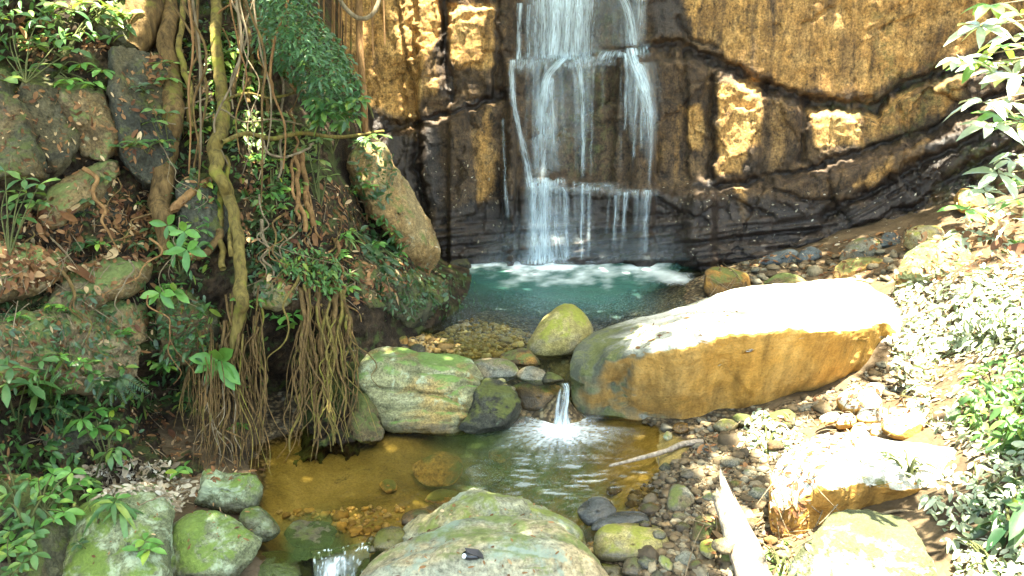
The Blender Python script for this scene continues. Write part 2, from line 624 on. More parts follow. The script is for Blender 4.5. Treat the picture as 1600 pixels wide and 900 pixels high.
# ------------------------------------------------------------------ ground sheet
G = [  # px, py, z
    (500, 760, -.10), (650, 740, -.16), (800, 725, -.30), (880, 690, -.38), (950, 720, -.2), (1010, 715, -.04),
    (560, 700, -.10), (850, 790, -.28), (880, 850, -.30), (600, 810, -.10), (450, 800, -.05), (700, 690, -.16), (900, 770, -.2),
    (980, 760, -.06), (1050, 690, .05), (1100, 750, .08), (1010, 800, .02), (960, 850, .02), (1100, 850, .15), (1200, 890, .2),
    (1150, 690, .12), (1250, 720, .2), (1350, 650, .26), (1500, 650, .5), (1600, 700, .7), (1600, 850, .6), (1500, 560, .42),
    (1600, 560, .85), (1400, 570, .32), (1600, 450, 1.0), (1500, 440, .85), (1400, 410, .68), (1300, 405, .5), (1200, 405, .42),
    (1090, 430, .34), (1085, 470, .27), (1200, 470, .35), (1300, 470, .42), (1800, 600, 1.2), (1800, 850, .9), (1900, 420, 1.6),
    (720, 420, .0), (900, 418, -.5), (1000, 440, -.3), (900, 490, -.25), (780, 470, -.05), (690, 520, .17), (760, 545, .205), (640, 520, .25),
    (600, 540, .29), (1060, 450, .15), (960, 520, .02), (860, 570, .16), (900, 585, .14), (878, 604, .225), (800, 612, .15), (700, 600, .20), (950, 600, .10),
    (1000, 480, .0), (850, 640, -.2), (930, 650, -.15), (1000, 660, -.02), (1100, 660, .03), (620, 690, -.06),
    (700, 885, -.05), (540, 835, -.06), (530, 885, -.22), (515, 940, -.5), (470, 1000, -.6), (450, 870, -.02), (350, 850, .03), (200, 860, .05), (400, 760, .0), (250, 800, .05),
    (560, 620, .05), (500, 650, .0), (0, 880, .1), (-300, 800, .2), (100, 700, .1), (700, 1100, -.3), (1000, 1100, .0), (1300, 1100, .25), (300, 1100, .0),
]
Gxyz = A([gz(a, b, c) for a, b, c in G])
Gc = [(x * 100, y * 100, z) for x, y, z in Gxyz]
Gc += [(x * 100, y * 100, z) for x, y, z in [(-6, 3, .3), (-6, 9, .5), (-3, 10, .3), (0, 10.5, .2), (4, 10.5, .7), (8, 9, 1.8), (8, 4, 1.4), (6, 1.5, .9), (3, 1, .4), (0, 0.5, -.7), (-3, 1, .2), (-1, 2, -.6), (1.5, 2, 0)]]
_g = rbf(Gc, 'r')

def groundz(X, Y):
    z = _g(A(X) * 100, A(Y) * 100)
    P = np.stack([X, Y, 0 * A(X)], -1)
    return z + 0.035 * fbm(P, 1.3, 3) + 0.015 * fbm(P, 5.0, 3) + 0.008 * fbm(P, 16, 2)

xs = np.concatenate([np.linspace(-900, -9, 14)[:-1], np.linspace(-9, -4, 40)[:-1], np.arange(-4, 5.5, 0.026), np.linspace(5.5, 11, 40)[1:], np.linspace(11, 900, 14)[1:]])
ys = np.concatenate([np.linspace(-900, -3, 12)[:-1], np.linspace(-3, 3.2, 50)[:-1], np.arange(3.2, 9.6, 0.024), np.linspace(9.6, 14, 20)[1:], np.linspace(14, 900, 12)[1:]])
GX, GY = np.meshgrid(xs, ys)
cx_, cy_ = np.clip(GX, -7, 9), np.clip(GY, 0.5, 11)
GZ = groundz(cx_, cy_)
far = np.hypot(GX - cx_, GY - cy_)
GZ = GZ + np.minimum(far * 0.08, 6)
P = np.stack([GX, GY, GZ], -1)
gpx, gpy = pix(np.where(GY[..., None] > 1.5, P, A([0, 5, 0])))
sand = sstep(-polydist(gpx, gpy, [(400, 860), (420, 700), (560, 660), (760, 680), (960, 650), (1090, 690), (1010, 760), (1000, 830), (900, 860), (600, 880)]), -30, 30)
sand = np.maximum(sand, 0.72 * sstep(-polydist(gpx, gpy, [(690, 540), (740, 505), (800, 545), (780, 575), (700, 580)]), -10, 25))
sand = np.maximum(sand, .6 * sstep(-polydist(gpx, gpy, [(850, 560), (910, 560), (900, 605), (850, 605)]), -10, 15))
algae = sstep(-polydist(gpx, gpy, [(760, 690), (960, 680), (940, 740), (1000, 790), (930, 900), (800, 800), (640, 790), (700, 720)]), -20, 60)
soil = sstep(gpx, 1080, 1350) * sstep(-GZ, -0.02, -0.18 - 0 * GZ)
soil = np.maximum(soil, sstep(-gpx, -460, -360)) * (GY > 1)
soil = np.where((GX < -7) | (GX > 9) | (GY < 1.5), 1, np.where(gpx > 1080, sstep(gpx, 1080, 1330), soil))
ground = solid('ground', P.reshape(-1, 3), gridfaces(*GX.shape), M['ground'], base=A([0, 0, 0]), attrs={'sand': sand, 'algae': algae, 'soil': soil})
tag(ground, kind='structure')

# ------------------------------------------------------------------ cliff sheet
def ypoly(px, pts):
    pts = A(pts, float)
    return np.interp(px, pts[:, 0], pts[:, 1])

LA = [(985, 74), (1000, 70), (1060, 64), (1110, 82), (1160, 108), (1230, 142), (1290, 156), (1370, 158), (1405, 125), (1480, 105), (1560, 70), (1700, 10), (2100, -150)]
LB = [(800, 283), (815, 283), (860, 278), (930, 290), (1000, 300), (1060, 295), (1110, 284), (1200, 276), (1290, 250), (1380, 222), (1480, 188), (1540, 155), (1700, 60), (2100, -120)]
LC = [(560, 215), (655, 186), (700, 172), (770, 152), (805, 140)]
LW = [(780, 100), (800, 93), (850, 96), (900, 92), (960, 84), (1010, 72), (1030, 68)]
LT = [(690, 14), (760, 12), (800, 12), (850, 0)]

def cliff_shape(px, py):
    px, py = np.broadcast_arrays(A(px, float), A(py, float))
    q = np.stack([px / 100, py / 100, 0 * px], -1)
    wx = px + 9 * fbm(q, 1.7, 3) + 3 * fbm(q + 71, 7.0, 3, .6)
    wy = py + 7 * fbm(q + 31, 1.7, 3) + 5 * fbm(q + 51, 6.0, 3, .6)
    Y = 9.86 + 0 * px
    # lean back with height, wings come toward the camera at far right, recede at left
    Y = Y + (400 - py) / 1385 * 9.5 * 0.05
    Y = Y - 1.6 * sstep(px, 1350, 2000) - 1.5 * sstep(px, 1900, 2300)
    Y = Y - 0.10 * sstep(px, 1000, 1200)
    Y = Y - 0.25 * sstep(-px, -800, -600) * sstep(py, 150, 380)
    def win(a, b, s=30):
        return sstep(px, a - s, a) * sstep(-px, -b - s, -b)
    groove = 0 * px
    # upper right crack: the upper block hangs over the lower course
    d = wy - ypoly(px, LA)
    wA = win(1000, 2200, 25)
    Y = Y + wA * (0.16 * sstep(d, -6, 5) - 0.30 * sstep(d, 6, 34))
    groove += wA * np.exp(-((d - 8) / 8) ** 2) * np.clip(.75 + .8 * fbm(q + 3, 3.0, 3), .2, 1.1)
    # long right ledge
    d = wy - ypoly(px, LB)
    wB = win(1090, 2200, 40)
    Y = Y + wB * (0.10 * sstep(d, -5, 4) - 0.34 * sstep(d, 5, 26))
    groove += wB * np.exp(-((d - 3) / 6) ** 2) * np.clip(.75 + .8 * fbm(q + 5, 3.0, 3), .2, 1.1)
    # waterfall ledges
    wW = win(795, 1015, 12)
    d = wy - ypoly(px, LW)
    Y = Y - wW * 0.22 * sstep(d, -14, 10)
    wB2 = win(815, 1110, 14)
    d2 = wy - ypoly(px, LB)
    Y = Y - wB2 * 0.22 * sstep(d2, -10, 9)
    groove += wB2 * 0.35 * np.exp(-((d2 + 9) / 7) ** 2)
    # recess behind the fall
    Y = Y + 0.10 * win(800, 1010, 20) * sstep(py, 20, 60) 
    # left crack
    d = wy - ypoly(px, LC)
    wC = win(560, 800, 12)
    Y = Y + wC * (0.06 * sstep(d, -5, 3) - 0.22 * sstep(d, 4, 18))
    groove += wC * np.exp(-((d - 1) / 8) ** 2)
    d = wy - ypoly(px, LT)
    Y = Y - win(705, 800, 8) * 0.14 * sstep(d, -5, 5)
    # vertical joints: polyline, groove width, depth, step (left side forward +)
    for pts, wd, dep, stp in [
        ([(692, -60), (690, 60), (697, 110), (704, 160)], 8, .16, .05), ([(650, -60), (648, 60), (652, 130), (656, 190)], 4, .05, -.10),
        ([(620, -20), (632, 80), (646, 140)], 3, .05, -.04), ([(772, -60), (776, 60), (770, 150)], 6, .08, .10),
        ([(655, 190), (660, 300), (680, 400)], 8, .08, -.12), ([(738, 170), (742, 260), (745, 330)], 6, .04, .04), ([(792, 140), (788, 260), (800, 390)], 7, .07, -.08),
        ([(1022, 90), (1020, 200), (1022, 290)], 6, .05, .06), ([(1072, 80), (1073, 180), (1076, 280)], 4, .05, -.05), ([(1116, 110), (1115, 200), (1118, 280)], 6, .08, -.10),
        ([(1190, 125), (1195, 190), (1186, 270)], 6, .03, .05), ([(1257, 150), (1254, 210), (1248, 255)], 7, .10, .06), ([(1402, 120), (1398, 160), (1410, 215)], 5, .05, .05),
        ([(1320, 5), (1400, 40), (1470, 20)], 3, .0, .0), ([(905, 100), (908, 190), (905, 285)], 5, .03, .05), ([(960, 90), (955, 190), (960, 290)], 5, .03, -.05), ([(850, 100), (846, 190), (850, 280)], 5, .03, -.04)]:
        pts = A(pts, float)
        y0, y1 = pts[:, 1].min(), pts[:, 1].max()
        xx = np.interp(py, pts[:, 1], pts[:, 0])
        dd = wx - xx
        wv = sstep(py, y0 - 8, y0 + 4) * sstep(-py, -y1 - 8, -y1 + 4)
        Y = Y + wv * dep * np.exp(-(dd / wd) ** 2)
        Y = Y + wv * stp * np.sign(dd) * np.exp(-np.abs(dd) / 26) * sstep(np.abs(dd), 0, 4)
        groove += wv * (dep / .12) * np.exp(-(dd / (wd * .6)) ** 2)
    # oblique joints low on the right
    for pts, wd, dep in [([(1010, 300), (1060, 330), (1110, 352)], 4, .07), ([(1105, 284), (1150, 315), (1210, 342)], 4, .07), ([(1210, 300), (1260, 315), (1330, 312), (1400, 285)], 4, .08),
                         ([(1290, 335), (1380, 290), (1480, 235), (1600, 170)], 8, .12), ([(1340, 360), (1430, 320), (1520, 260), (1640, 190)], 7, .12), ([(1225, 280), (1330, 262), (1440, 222), (1540, 180)], 5, .06),
                         ([(1040, 150), (1090, 130), (1140, 118)], 3, .03), ([(1060, 30), (1080, 60), (1120, 70)], 3, .05), ([(1255, 45), (1300, 15)], 3, .05), ([(1370, 50), (1430, 30)], 3, .04),
                         ([(940, 330), (1000, 340), (1060, 332)], 4, .05)]:
        dd = polydist(wx, wy, pts, closed=False)
        Y = Y + dep * np.exp(-(dd / wd) ** 2)
        groove += (dep / .1) * np.exp(-(dd / (wd * .6)) ** 2)
    # thin bedded base that steps forward
    lay = fbm(np.stack([px / 260, (py + 0.10 * (px - 900)) / 17, 0 * px], -1), 1.0, 3, 0.6)
    wb = sstep(py, 318, 375)
    Y = Y - wb * 0.16 * (0.5 + 0.5 * sstep(py, 350, 410)) + wb * 0.13 * lay
    lo = sstep(px, 1250, 1420) * sstep(py, 250, 330)
    lay2 = fbm(np.stack([(px + 1.5 * py) / 300, (py + 0.55 * (px - 1300)) / 24, 0 * px], -1), 1.0, 3, 0.6)
    Y = Y + lo * 0.14 * lay2
    # fractured blocks: every cell is a flat face set at its own depth and tilt
    for sx, sy, am, sd_ in ((120., 165., .085, 3), (42., 60., .035, 8)):
        fx, fy = wx / sx + 40, wy / sy + 0.25 * wx / sx + 40
        ix, iy = np.floor(fx).astype(int), np.floor(fy).astype(int)
        f1 = np.full(px.shape, 9.0); f2 = np.full(px.shape, 9.0)
        val = 0 * px; tx = 0 * px; ty = 0 * px
        for a in (-1, 0, 1):
            for b in (-1, 0, 1):
                h = _pm[_pm[(ix + a) & 255] + ((iy + b + sd_) & 255)]
                cx, cy = ix + a + .5 + .8 * (_gr[h, 0] * .5), iy + b + .5 + .8 * (_gr[h, 1] * .5)
                dd = np.hypot(fx - cx, fy - cy)
                nearer = dd < f1
                f2 = np.where(nearer, f1, np.minimum(f2, dd))
                val = np.where(nearer, _gr[h, 2], val)
                tx = np.where(nearer, (fx - cx) * _gr[(h + 7) & 255, 0], tx)
                ty = np.where(nearer, (fy - cy) * _gr[(h + 7) & 255, 1], ty)
                f1 = np.minimum(f1, dd)
        big = 1 - .75 * sstep(px, 1010, 1080) * sstep(-(wy - ypoly(px, LA)), -5, 10)
        Y = Y + am * big * (val * .8 + .8 * tx + .8 * ty)
        cr = np.exp(-((f2 - f1) / .05) ** 2) * sstep(fbm(q + sd_, 1.1, 2), -.05, .25) * big
        Y = Y + am * .5 * cr
        groove += .45 * cr
    # overall relief
    q3 = np.stack([px / 150, py / 150, 0 * px], -1)
    Y = Y + 0.05 * fbm(q3, 1.0, 2) + 0.010 * fbm(q3, 6, 4, 0.6)
    pit = fbm(np.stack([px / 26, py / 34, 0 * px + 3], -1), 1.0, 3, 0.6)
    Y = Y + 0.006 * pit + 0.022 * sstep(pit, 0.42, 0.8)
    Y = np.where(py < -330, Y + ((-330 - py) / 100.0) ** 2 * 6, Y)
    return Y, np.clip(groove, 0, 1.2), pit

cpx = np.arange(470, 2300, 2.3)
cpy = np.concatenate([np.arange(-480, -20, 8.0), np.arange(-20, 500, 2.1)])
CX, CY = np.meshgrid(cpx, cpy)
CYY, CG, CP = cliff_shape(CX, CY)
CV = pt(CX, CY, CYY)

def blob(polys, soft=14):
    o = np.zeros(CX.shape)
    q = np.stack([CX / 60, CY / 60, 0 * CX], -1)
    wob = 8 * fbm(q, 1.5, 3)
    for poly, v in polys:
        o = np.maximum(o, v * sstep(-(polydist(CX, CY, poly) + wob), -soft, soft))
    return o
ochre = blob([  # ochre rock; sunlit blocks also painted in as its brightest patches
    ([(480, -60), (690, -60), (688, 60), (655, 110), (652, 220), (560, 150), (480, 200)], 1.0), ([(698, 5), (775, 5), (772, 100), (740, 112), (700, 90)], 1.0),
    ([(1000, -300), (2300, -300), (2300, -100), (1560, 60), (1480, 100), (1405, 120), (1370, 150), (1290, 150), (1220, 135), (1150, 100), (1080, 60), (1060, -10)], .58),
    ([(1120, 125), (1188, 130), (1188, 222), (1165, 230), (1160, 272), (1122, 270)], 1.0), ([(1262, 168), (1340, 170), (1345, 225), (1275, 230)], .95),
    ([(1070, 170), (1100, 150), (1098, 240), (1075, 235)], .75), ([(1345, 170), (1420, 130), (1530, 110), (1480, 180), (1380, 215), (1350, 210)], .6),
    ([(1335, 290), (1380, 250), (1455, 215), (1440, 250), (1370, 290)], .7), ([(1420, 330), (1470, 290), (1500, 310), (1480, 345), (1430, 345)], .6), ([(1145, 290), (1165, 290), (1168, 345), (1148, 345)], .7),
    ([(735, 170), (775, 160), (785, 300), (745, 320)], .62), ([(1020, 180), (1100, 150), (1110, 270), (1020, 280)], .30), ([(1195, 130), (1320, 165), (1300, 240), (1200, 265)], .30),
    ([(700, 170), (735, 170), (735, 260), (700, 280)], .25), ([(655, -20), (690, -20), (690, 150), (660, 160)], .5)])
wet = blob([([(795, -60), (1005, -60), (1020, 300), (1030, 420), (660, 420), (640, 300), (690, 200), (790, 140)], .40), ([(1020, 300), (1500, 330), (1500, 440), (660, 440), (680, 330), (820, 300)], .95),
            ([(1000, -60), (1070, -60), (1085, 60), (1010, 70)], .65), ([(560, 160), (690, 190), (700, 330), (600, 340)], .75),
            ([(1400, 240), (1560, 160), (1600, 260), (1450, 380), (1300, 380)], .8), ([(690, -60), (700, -60), (705, 150), (690, 150)], .8)], 22)
wet = np.maximum(wet, np.clip(CG * 0.85, 0, 1))
d = CY - ypoly(CX, LA)
wet = np.maximum(wet, (CX > 1000) * 0.75 * np.exp(-((d - 13) / 13) ** 2) * np.clip(.8 + fbm(np.stack([CX / 40, CY / 25, 0 * CX], -1), 1, 3), .2, 1.1))
green = blob([([(1400, 110), (1500, 90), (1520, 130), (1430, 210), (1330, 220)], .5), ([(1360, 10), (1400, 30), (1400, 130), (1375, 140)], .6), ([(870, 100), (960, 100), (955, 280), (880, 270)], .45),
              ([(930, 0), (970, 0), (965, 80), (930, 80)], .5), ([(1280, 155), (1370, 165), (1400, 215), (1350, 215), (1290, 175)], .5), ([(1500, 230), (1600, 170), (1600, 330), (1450, 330)], .5)], 20)
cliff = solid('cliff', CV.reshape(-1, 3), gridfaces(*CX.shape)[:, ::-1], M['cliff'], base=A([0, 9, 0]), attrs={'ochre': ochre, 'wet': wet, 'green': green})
tag(cliff, kind='structure')

def cliffY(px, py):
    return cliff_shape(px, py)[0]

# ------------------------------------------------------------------ left bank sheet
BK = [(430, 700, 5.6), (430, 760, 5.35), (330, 740, 5.3), (250, 740, 5.2), (100, 760, 4.75), (0, 760, 4.4), (-400, 760, 3.5), (430, 600, 6.0), (330, 600, 5.8), (250, 600, 5.65), (0, 600, 4.95), (-400, 600, 4.1),
      (550, 690, 5.75), (560, 600, 6.15), (590, 540, 6.6), (640, 505, 7.2), (690, 470, 7.6), (700, 430, 8.2), (430, 450, 6.1), (250, 450, 5.85), (0, 450, 5.2), (-400, 450, 4.4),
      (550, 400, 6.95), (640, 400, 7.7), (430, 300, 6.6), (250, 300, 6.25), (0, 300, 5.6), (-400, 300, 4.9), (540, 300, 7.4), (600, 300, 9.0), (640, 340, 9.7), (700, 400, 9.9), (680, 300, 11.2), (640, 200, 11.2),
      (590, 200, 10.3), (540, 200, 8.3), (430, 150, 7.3), (250, 150, 6.7), (0, 150, 6.0), (-400, 150, 5.3), (570, 50, 12), (520, 50, 9.0), (430, 0, 8.2), (250, 0, 7.3), (0, 0, 6.5), (-400, 0, 5.9),
      (720, 0, 12), (430, -300, 10.5), (250, -300, 9.0), (0, -300, 8), (-400, -300, 7.2), (300, 840, 4.9), (100, 840, 4.3), (-100, 840, 3.7), (450, 820, 5.2), (650, 560, 7.1), (620, 650, 6.3), (730, 470, 8.2), (760, 300, 11)]
_bk = rbf(BK, 'r')

def bankY(px, py):
    px, py = np.broadcast_arrays(A(px, float), A(py, float))
    q = np.stack([px / 100, py / 100, 0 * px], -1)
    Y = _bk(px, py)
    Y = Y + 0.13 * fbm(q, 0.9, 3) - 0.05 * fbm(q + 9, 2.6, 3, .6, True) + 0.03 * fbm(q, 9, 3)
    # dark hollows under the overhangs and behind the roots
    for poly, dd in [([(190, 580), (330, 560), (430, 560), (470, 690), (430, 740), (330, 720), (210, 700)], .35), ([(420, 490), (480, 490), (490, 680), (430, 690)], .35), ([(0, 640), (120, 650), (140, 760), (0, 770)], .15), ([(20, 20), (70, 10), (70, 50), (30, 70)], .3)]:
        Y = Y + dd * sstep(-polydist(px, py, poly), -25, 40)
    return Y
BX, BY = np.meshgrid(np.arange(-500, 790, 3.0), np.arange(-360, 880, 3.0))
BYY = bankY(BX, BY)
keep = ~((BX > 430 + (BY < 640) * 400) & (BY > 700))
bank = solid('hillside_bank', pt(BX, BY, BYY).reshape(-1, 3), gridfaces(*BX.shape)[:, ::-1], M['bank'], base=A([-2, 5, 0]))
tag(bank, kind='structure')

# ------------------------------------------------------------------ water
PZ, LZ = 0.25, 0.0
def water_sheet(name, poly, z, step, deepf, foamf, glintf, mat):
    p = A(poly, float)
    w3 = gz(p[:, 0], p[:, 1], z)
    X, Y = np.meshgrid(np.arange(w3[:, 0].min(), w3[:, 0].max() + step, step), np.arange(w3[:, 1].min(), w3[:, 1].max() + step, step))
    Z = np.full(X.shape, z)
    px, py = pix(np.stack([X, Y, Z], -1))
    inside = inpoly(px, py, poly)
    F = gridfaces(*X.shape)
    F = F[inside.ravel()[F].any(axis=1)]
    depth = z - groundz(X, Y)
    V = np.stack([X, Y, Z + 0.004 * fbm(np.stack([X, Y, Z], -1), 7, 3)], -1).reshape(-1, 3)
    used = np.unique(F)
    rm = np.full(len(V), -1)
    rm[used] = np.arange(len(used))
    at = {'deep': deepf(px, py, depth, X, Y).ravel()[used], 'foam': foamf(px, py, X, Y).ravel()[used], 'glint': glintf(px, py).ravel()[used]}
    o = solid(name, V[used], rm[F], mat, base=A([X.mean(), Y.mean(), z]), attrs=at)
    return tag(o, kind='structure')

def ell(px, py, cx, cy, rx, ry):
    return np.hypot((px - cx) / rx, (py - cy) / ry)

def foam_up(px, py, X, Y):
    q = np.stack([px / 40, py / 14, 0 * px], -1)
    n = 0.42 * fbm(q, 1.0, 4, .6)
    f = 0.85 * sstep(-ell(px, py, 850, 414, 70, 15) - 2 * n, -1.3, 0.1) + 0.40 * sstep(-ell(px, py, 880, 420, 150, 24) - 2 * n, -1.25, 0.0)
    f += 0.55 * sstep(-ell(px, py - (px - 1030) * 0.22, 1030, 428, 60, 14) - n, -1.3, -0.1)
    f += 0.8 * sstep(-ell(px, py, 700, 440, 22, 13) - n * 2, -1.1, -0.4)
    return np.clip(f, 0, 0.97)
water_sheet('upper_pool_water', [(640, 560), (560, 540), (640, 440), (690, 400), (900, 392), (1090, 400), (1130, 470), (1100, 520), (960, 570), (905, 604), (880, 609), (850, 606), (760, 600), (690, 575)], PZ, 0.022,
            lambda px, py, d, X, Y: np.clip(0.97 * sstep(d, 0.07, 0.30) * sstep(-py + .12 * np.abs(px - 900), -530, -455), 0, .95), foam_up,
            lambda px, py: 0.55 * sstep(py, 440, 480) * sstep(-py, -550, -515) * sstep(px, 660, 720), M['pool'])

def foam_low(px, py, X, Y):
    c = gz(873, 668, 0)
    dx, dy = X - c[0], Y - c[1]
    r, th = np.hypot(dx, dy), np.arctan2(dx, dy)
    st = perlin(np.stack([th * 9, r * 1.2, 0 * r], -1)) + 0.7 * perlin(np.stack([th * 23, r * 2.5, 0 * r + 4], -1))
    r = r * (1 + .25 * fbm(np.stack([dx * 5, dy * 5, 0 * dx], -1), 1, 2)) * np.where(dy > 0, 1.25, .95)
    bub = fbm(np.stack([X * 38, Y * 38, 0 * X], -1), 1.0, 3)
    f = 1.0 * sstep(-r, -0.20, -0.01) + 0.60 * sstep(-r, -0.42, -0.05) * np.clip(0.7 + 0.35 * st + .4 * bub, 0, 1.2)
    f = f + 0.30 * sstep(-r, -0.62, -0.16) * np.clip(0.35 + 0.5 * st + .6 * bub, 0, 1)
    rip = fbm(np.stack([X * 6, Y * 26, 0 * X], -1), 1.0, 3)
    f = f + 0.20 * sstep(rip, 0.15, 0.6) * sstep(-np.hypot((px - 880) / 190, (py - 745) / 60), -1.0, -0.3)
    return np.clip(f, 0, 1)
water_sheet('lower_pool_water', [(390, 880), (390, 700), (560, 640), (800, 640), (930, 620), (1130, 640), (1120, 720), (1050, 790), (960, 870), (930, 930), (900, 930), (640, 900), (590, 850), (570, 852), (500, 870), (440, 880)], LZ, 0.014,
            lambda px, py, d, X, Y: np.clip(0.62 * sstep(d, 0.10, 0.36), 0, .7), foam_low,
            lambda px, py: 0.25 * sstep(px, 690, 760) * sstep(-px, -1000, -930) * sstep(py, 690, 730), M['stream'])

# outflow at the lower left: a sloping chute of dark water with white strands
u, v = np.meshgrid(np.linspace(0, 1, 60), np.linspace(0, 1, 70))
chx = 488 + 92 * u * (1 - 0.22 * v) + 8 * v
chz = 0.006 - 0.34 * v ** 1.15 - 0.012 * np.sin(u * 14) * v
chy = 862 - 16 * u + 118 * v
cv = gz(chx, chy, chz)
fm = fbm(np.stack([u * 7, v * 2.2, 0 * u], -1), 1.0, 4, .6)
mid = np.exp(-((u - 0.50 + 0.45 * v) / 0.20) ** 2) * sstep(v, 0.08, 0.22)
fm2 = fbm(np.stack([u * 17, v * 9, 0 * u], -1), 1.0, 3, .6)
fo = np.clip(0.75 * mid * (0.6 + 0.5 * fm + .5 * fm2) + 0.6 * sstep(fm2, 0.25, 0.55) * sstep(-v, -0.30, -0.02) + 0.15 * sstep(fm2, 0.2, 0.6), 0, 1)
ch = solid('stream_chute_water', cv.reshape(-1, 3), gridfaces(*u.shape)[:, ::-1], M['stream'], attrs={'deep': 0.45 + 0 * u, 'foam': fo, 'glint': 0 * u})
tag(ch, kind='structure')

# ------------------------------------------------------------------ falling water
def strand(path, parent, seed, across=9, name='strand', follow=True, gap=0.03):
    short = path[-1][1] - path[0][1] < 40
    """path: (px, py, width px, alpha)"""
    Pth = A(path, float)
    n = max(16, int((Pth[-1, 1] - Pth[0, 1]) / 3.0))
    Q = catmull(Pth, n)
    px, py, wd, al = Q.T
    px = px + 1.2 * perlin(np.stack([py / 30, 0 * py + seed, 0 * py], -1))
    wd = wd * 1.35
    u = np.linspace(-1, 1, across)
    PX = px[:, None] + u[None] * wd[:, None] * 0.5
    PY = np.repeat(py[:, None], across, 1)
    YY = cliffY(np.repeat(px[:, None], across, 1), PY).min(axis=1) if follow else None
    YY = np.minimum(YY, np.convolve(np.pad(YY, 4, 'edge'), np.ones(9) / 9, 'valid')) - gap
    for k in range(1, n):
        YY[k] = min(YY[k], YY[k - 1] + 0.004)
    Ym = YY[:, None] - 0.03 * (1 - u[None] ** 2) * np.clip(wd[:, None] / 20, .3, 1)
    V = pt(PX, PY, Ym)
    tt = np.linspace(0, 1, n)
    ends = sstep(tt, 0, 0.35 if short else 0.03) * sstep(-tt, -1, -0.55 if short else -0.90)
    prof = (1 - u[None] ** 2) ** 1.7
    if short:
        prof = prof * np.clip(.75 + .9 * fbm(np.stack([PX / 9, PY / 9, 0 * PX + seed], -1), 1, 2), 0, 1.2)
    alpha = np.clip(al * (1.25 if wd.mean() > 22 else 1.0), 0, 1)[:, None] * prof * ends[:, None]
    at = {'alpha': alpha, 'su': np.repeat((u * 0.5)[None], n, 0) * np.maximum(wd.mean() / 12, .7), 'sv': np.repeat((py / 90)[:, None], across, 1), 'seed': np.full(alpha.shape, seed)}
    return solid(name, V.reshape(-1, 3), gridfaces(n, across)[:, ::-1], M['fall'], parent=parent, attrs=at)

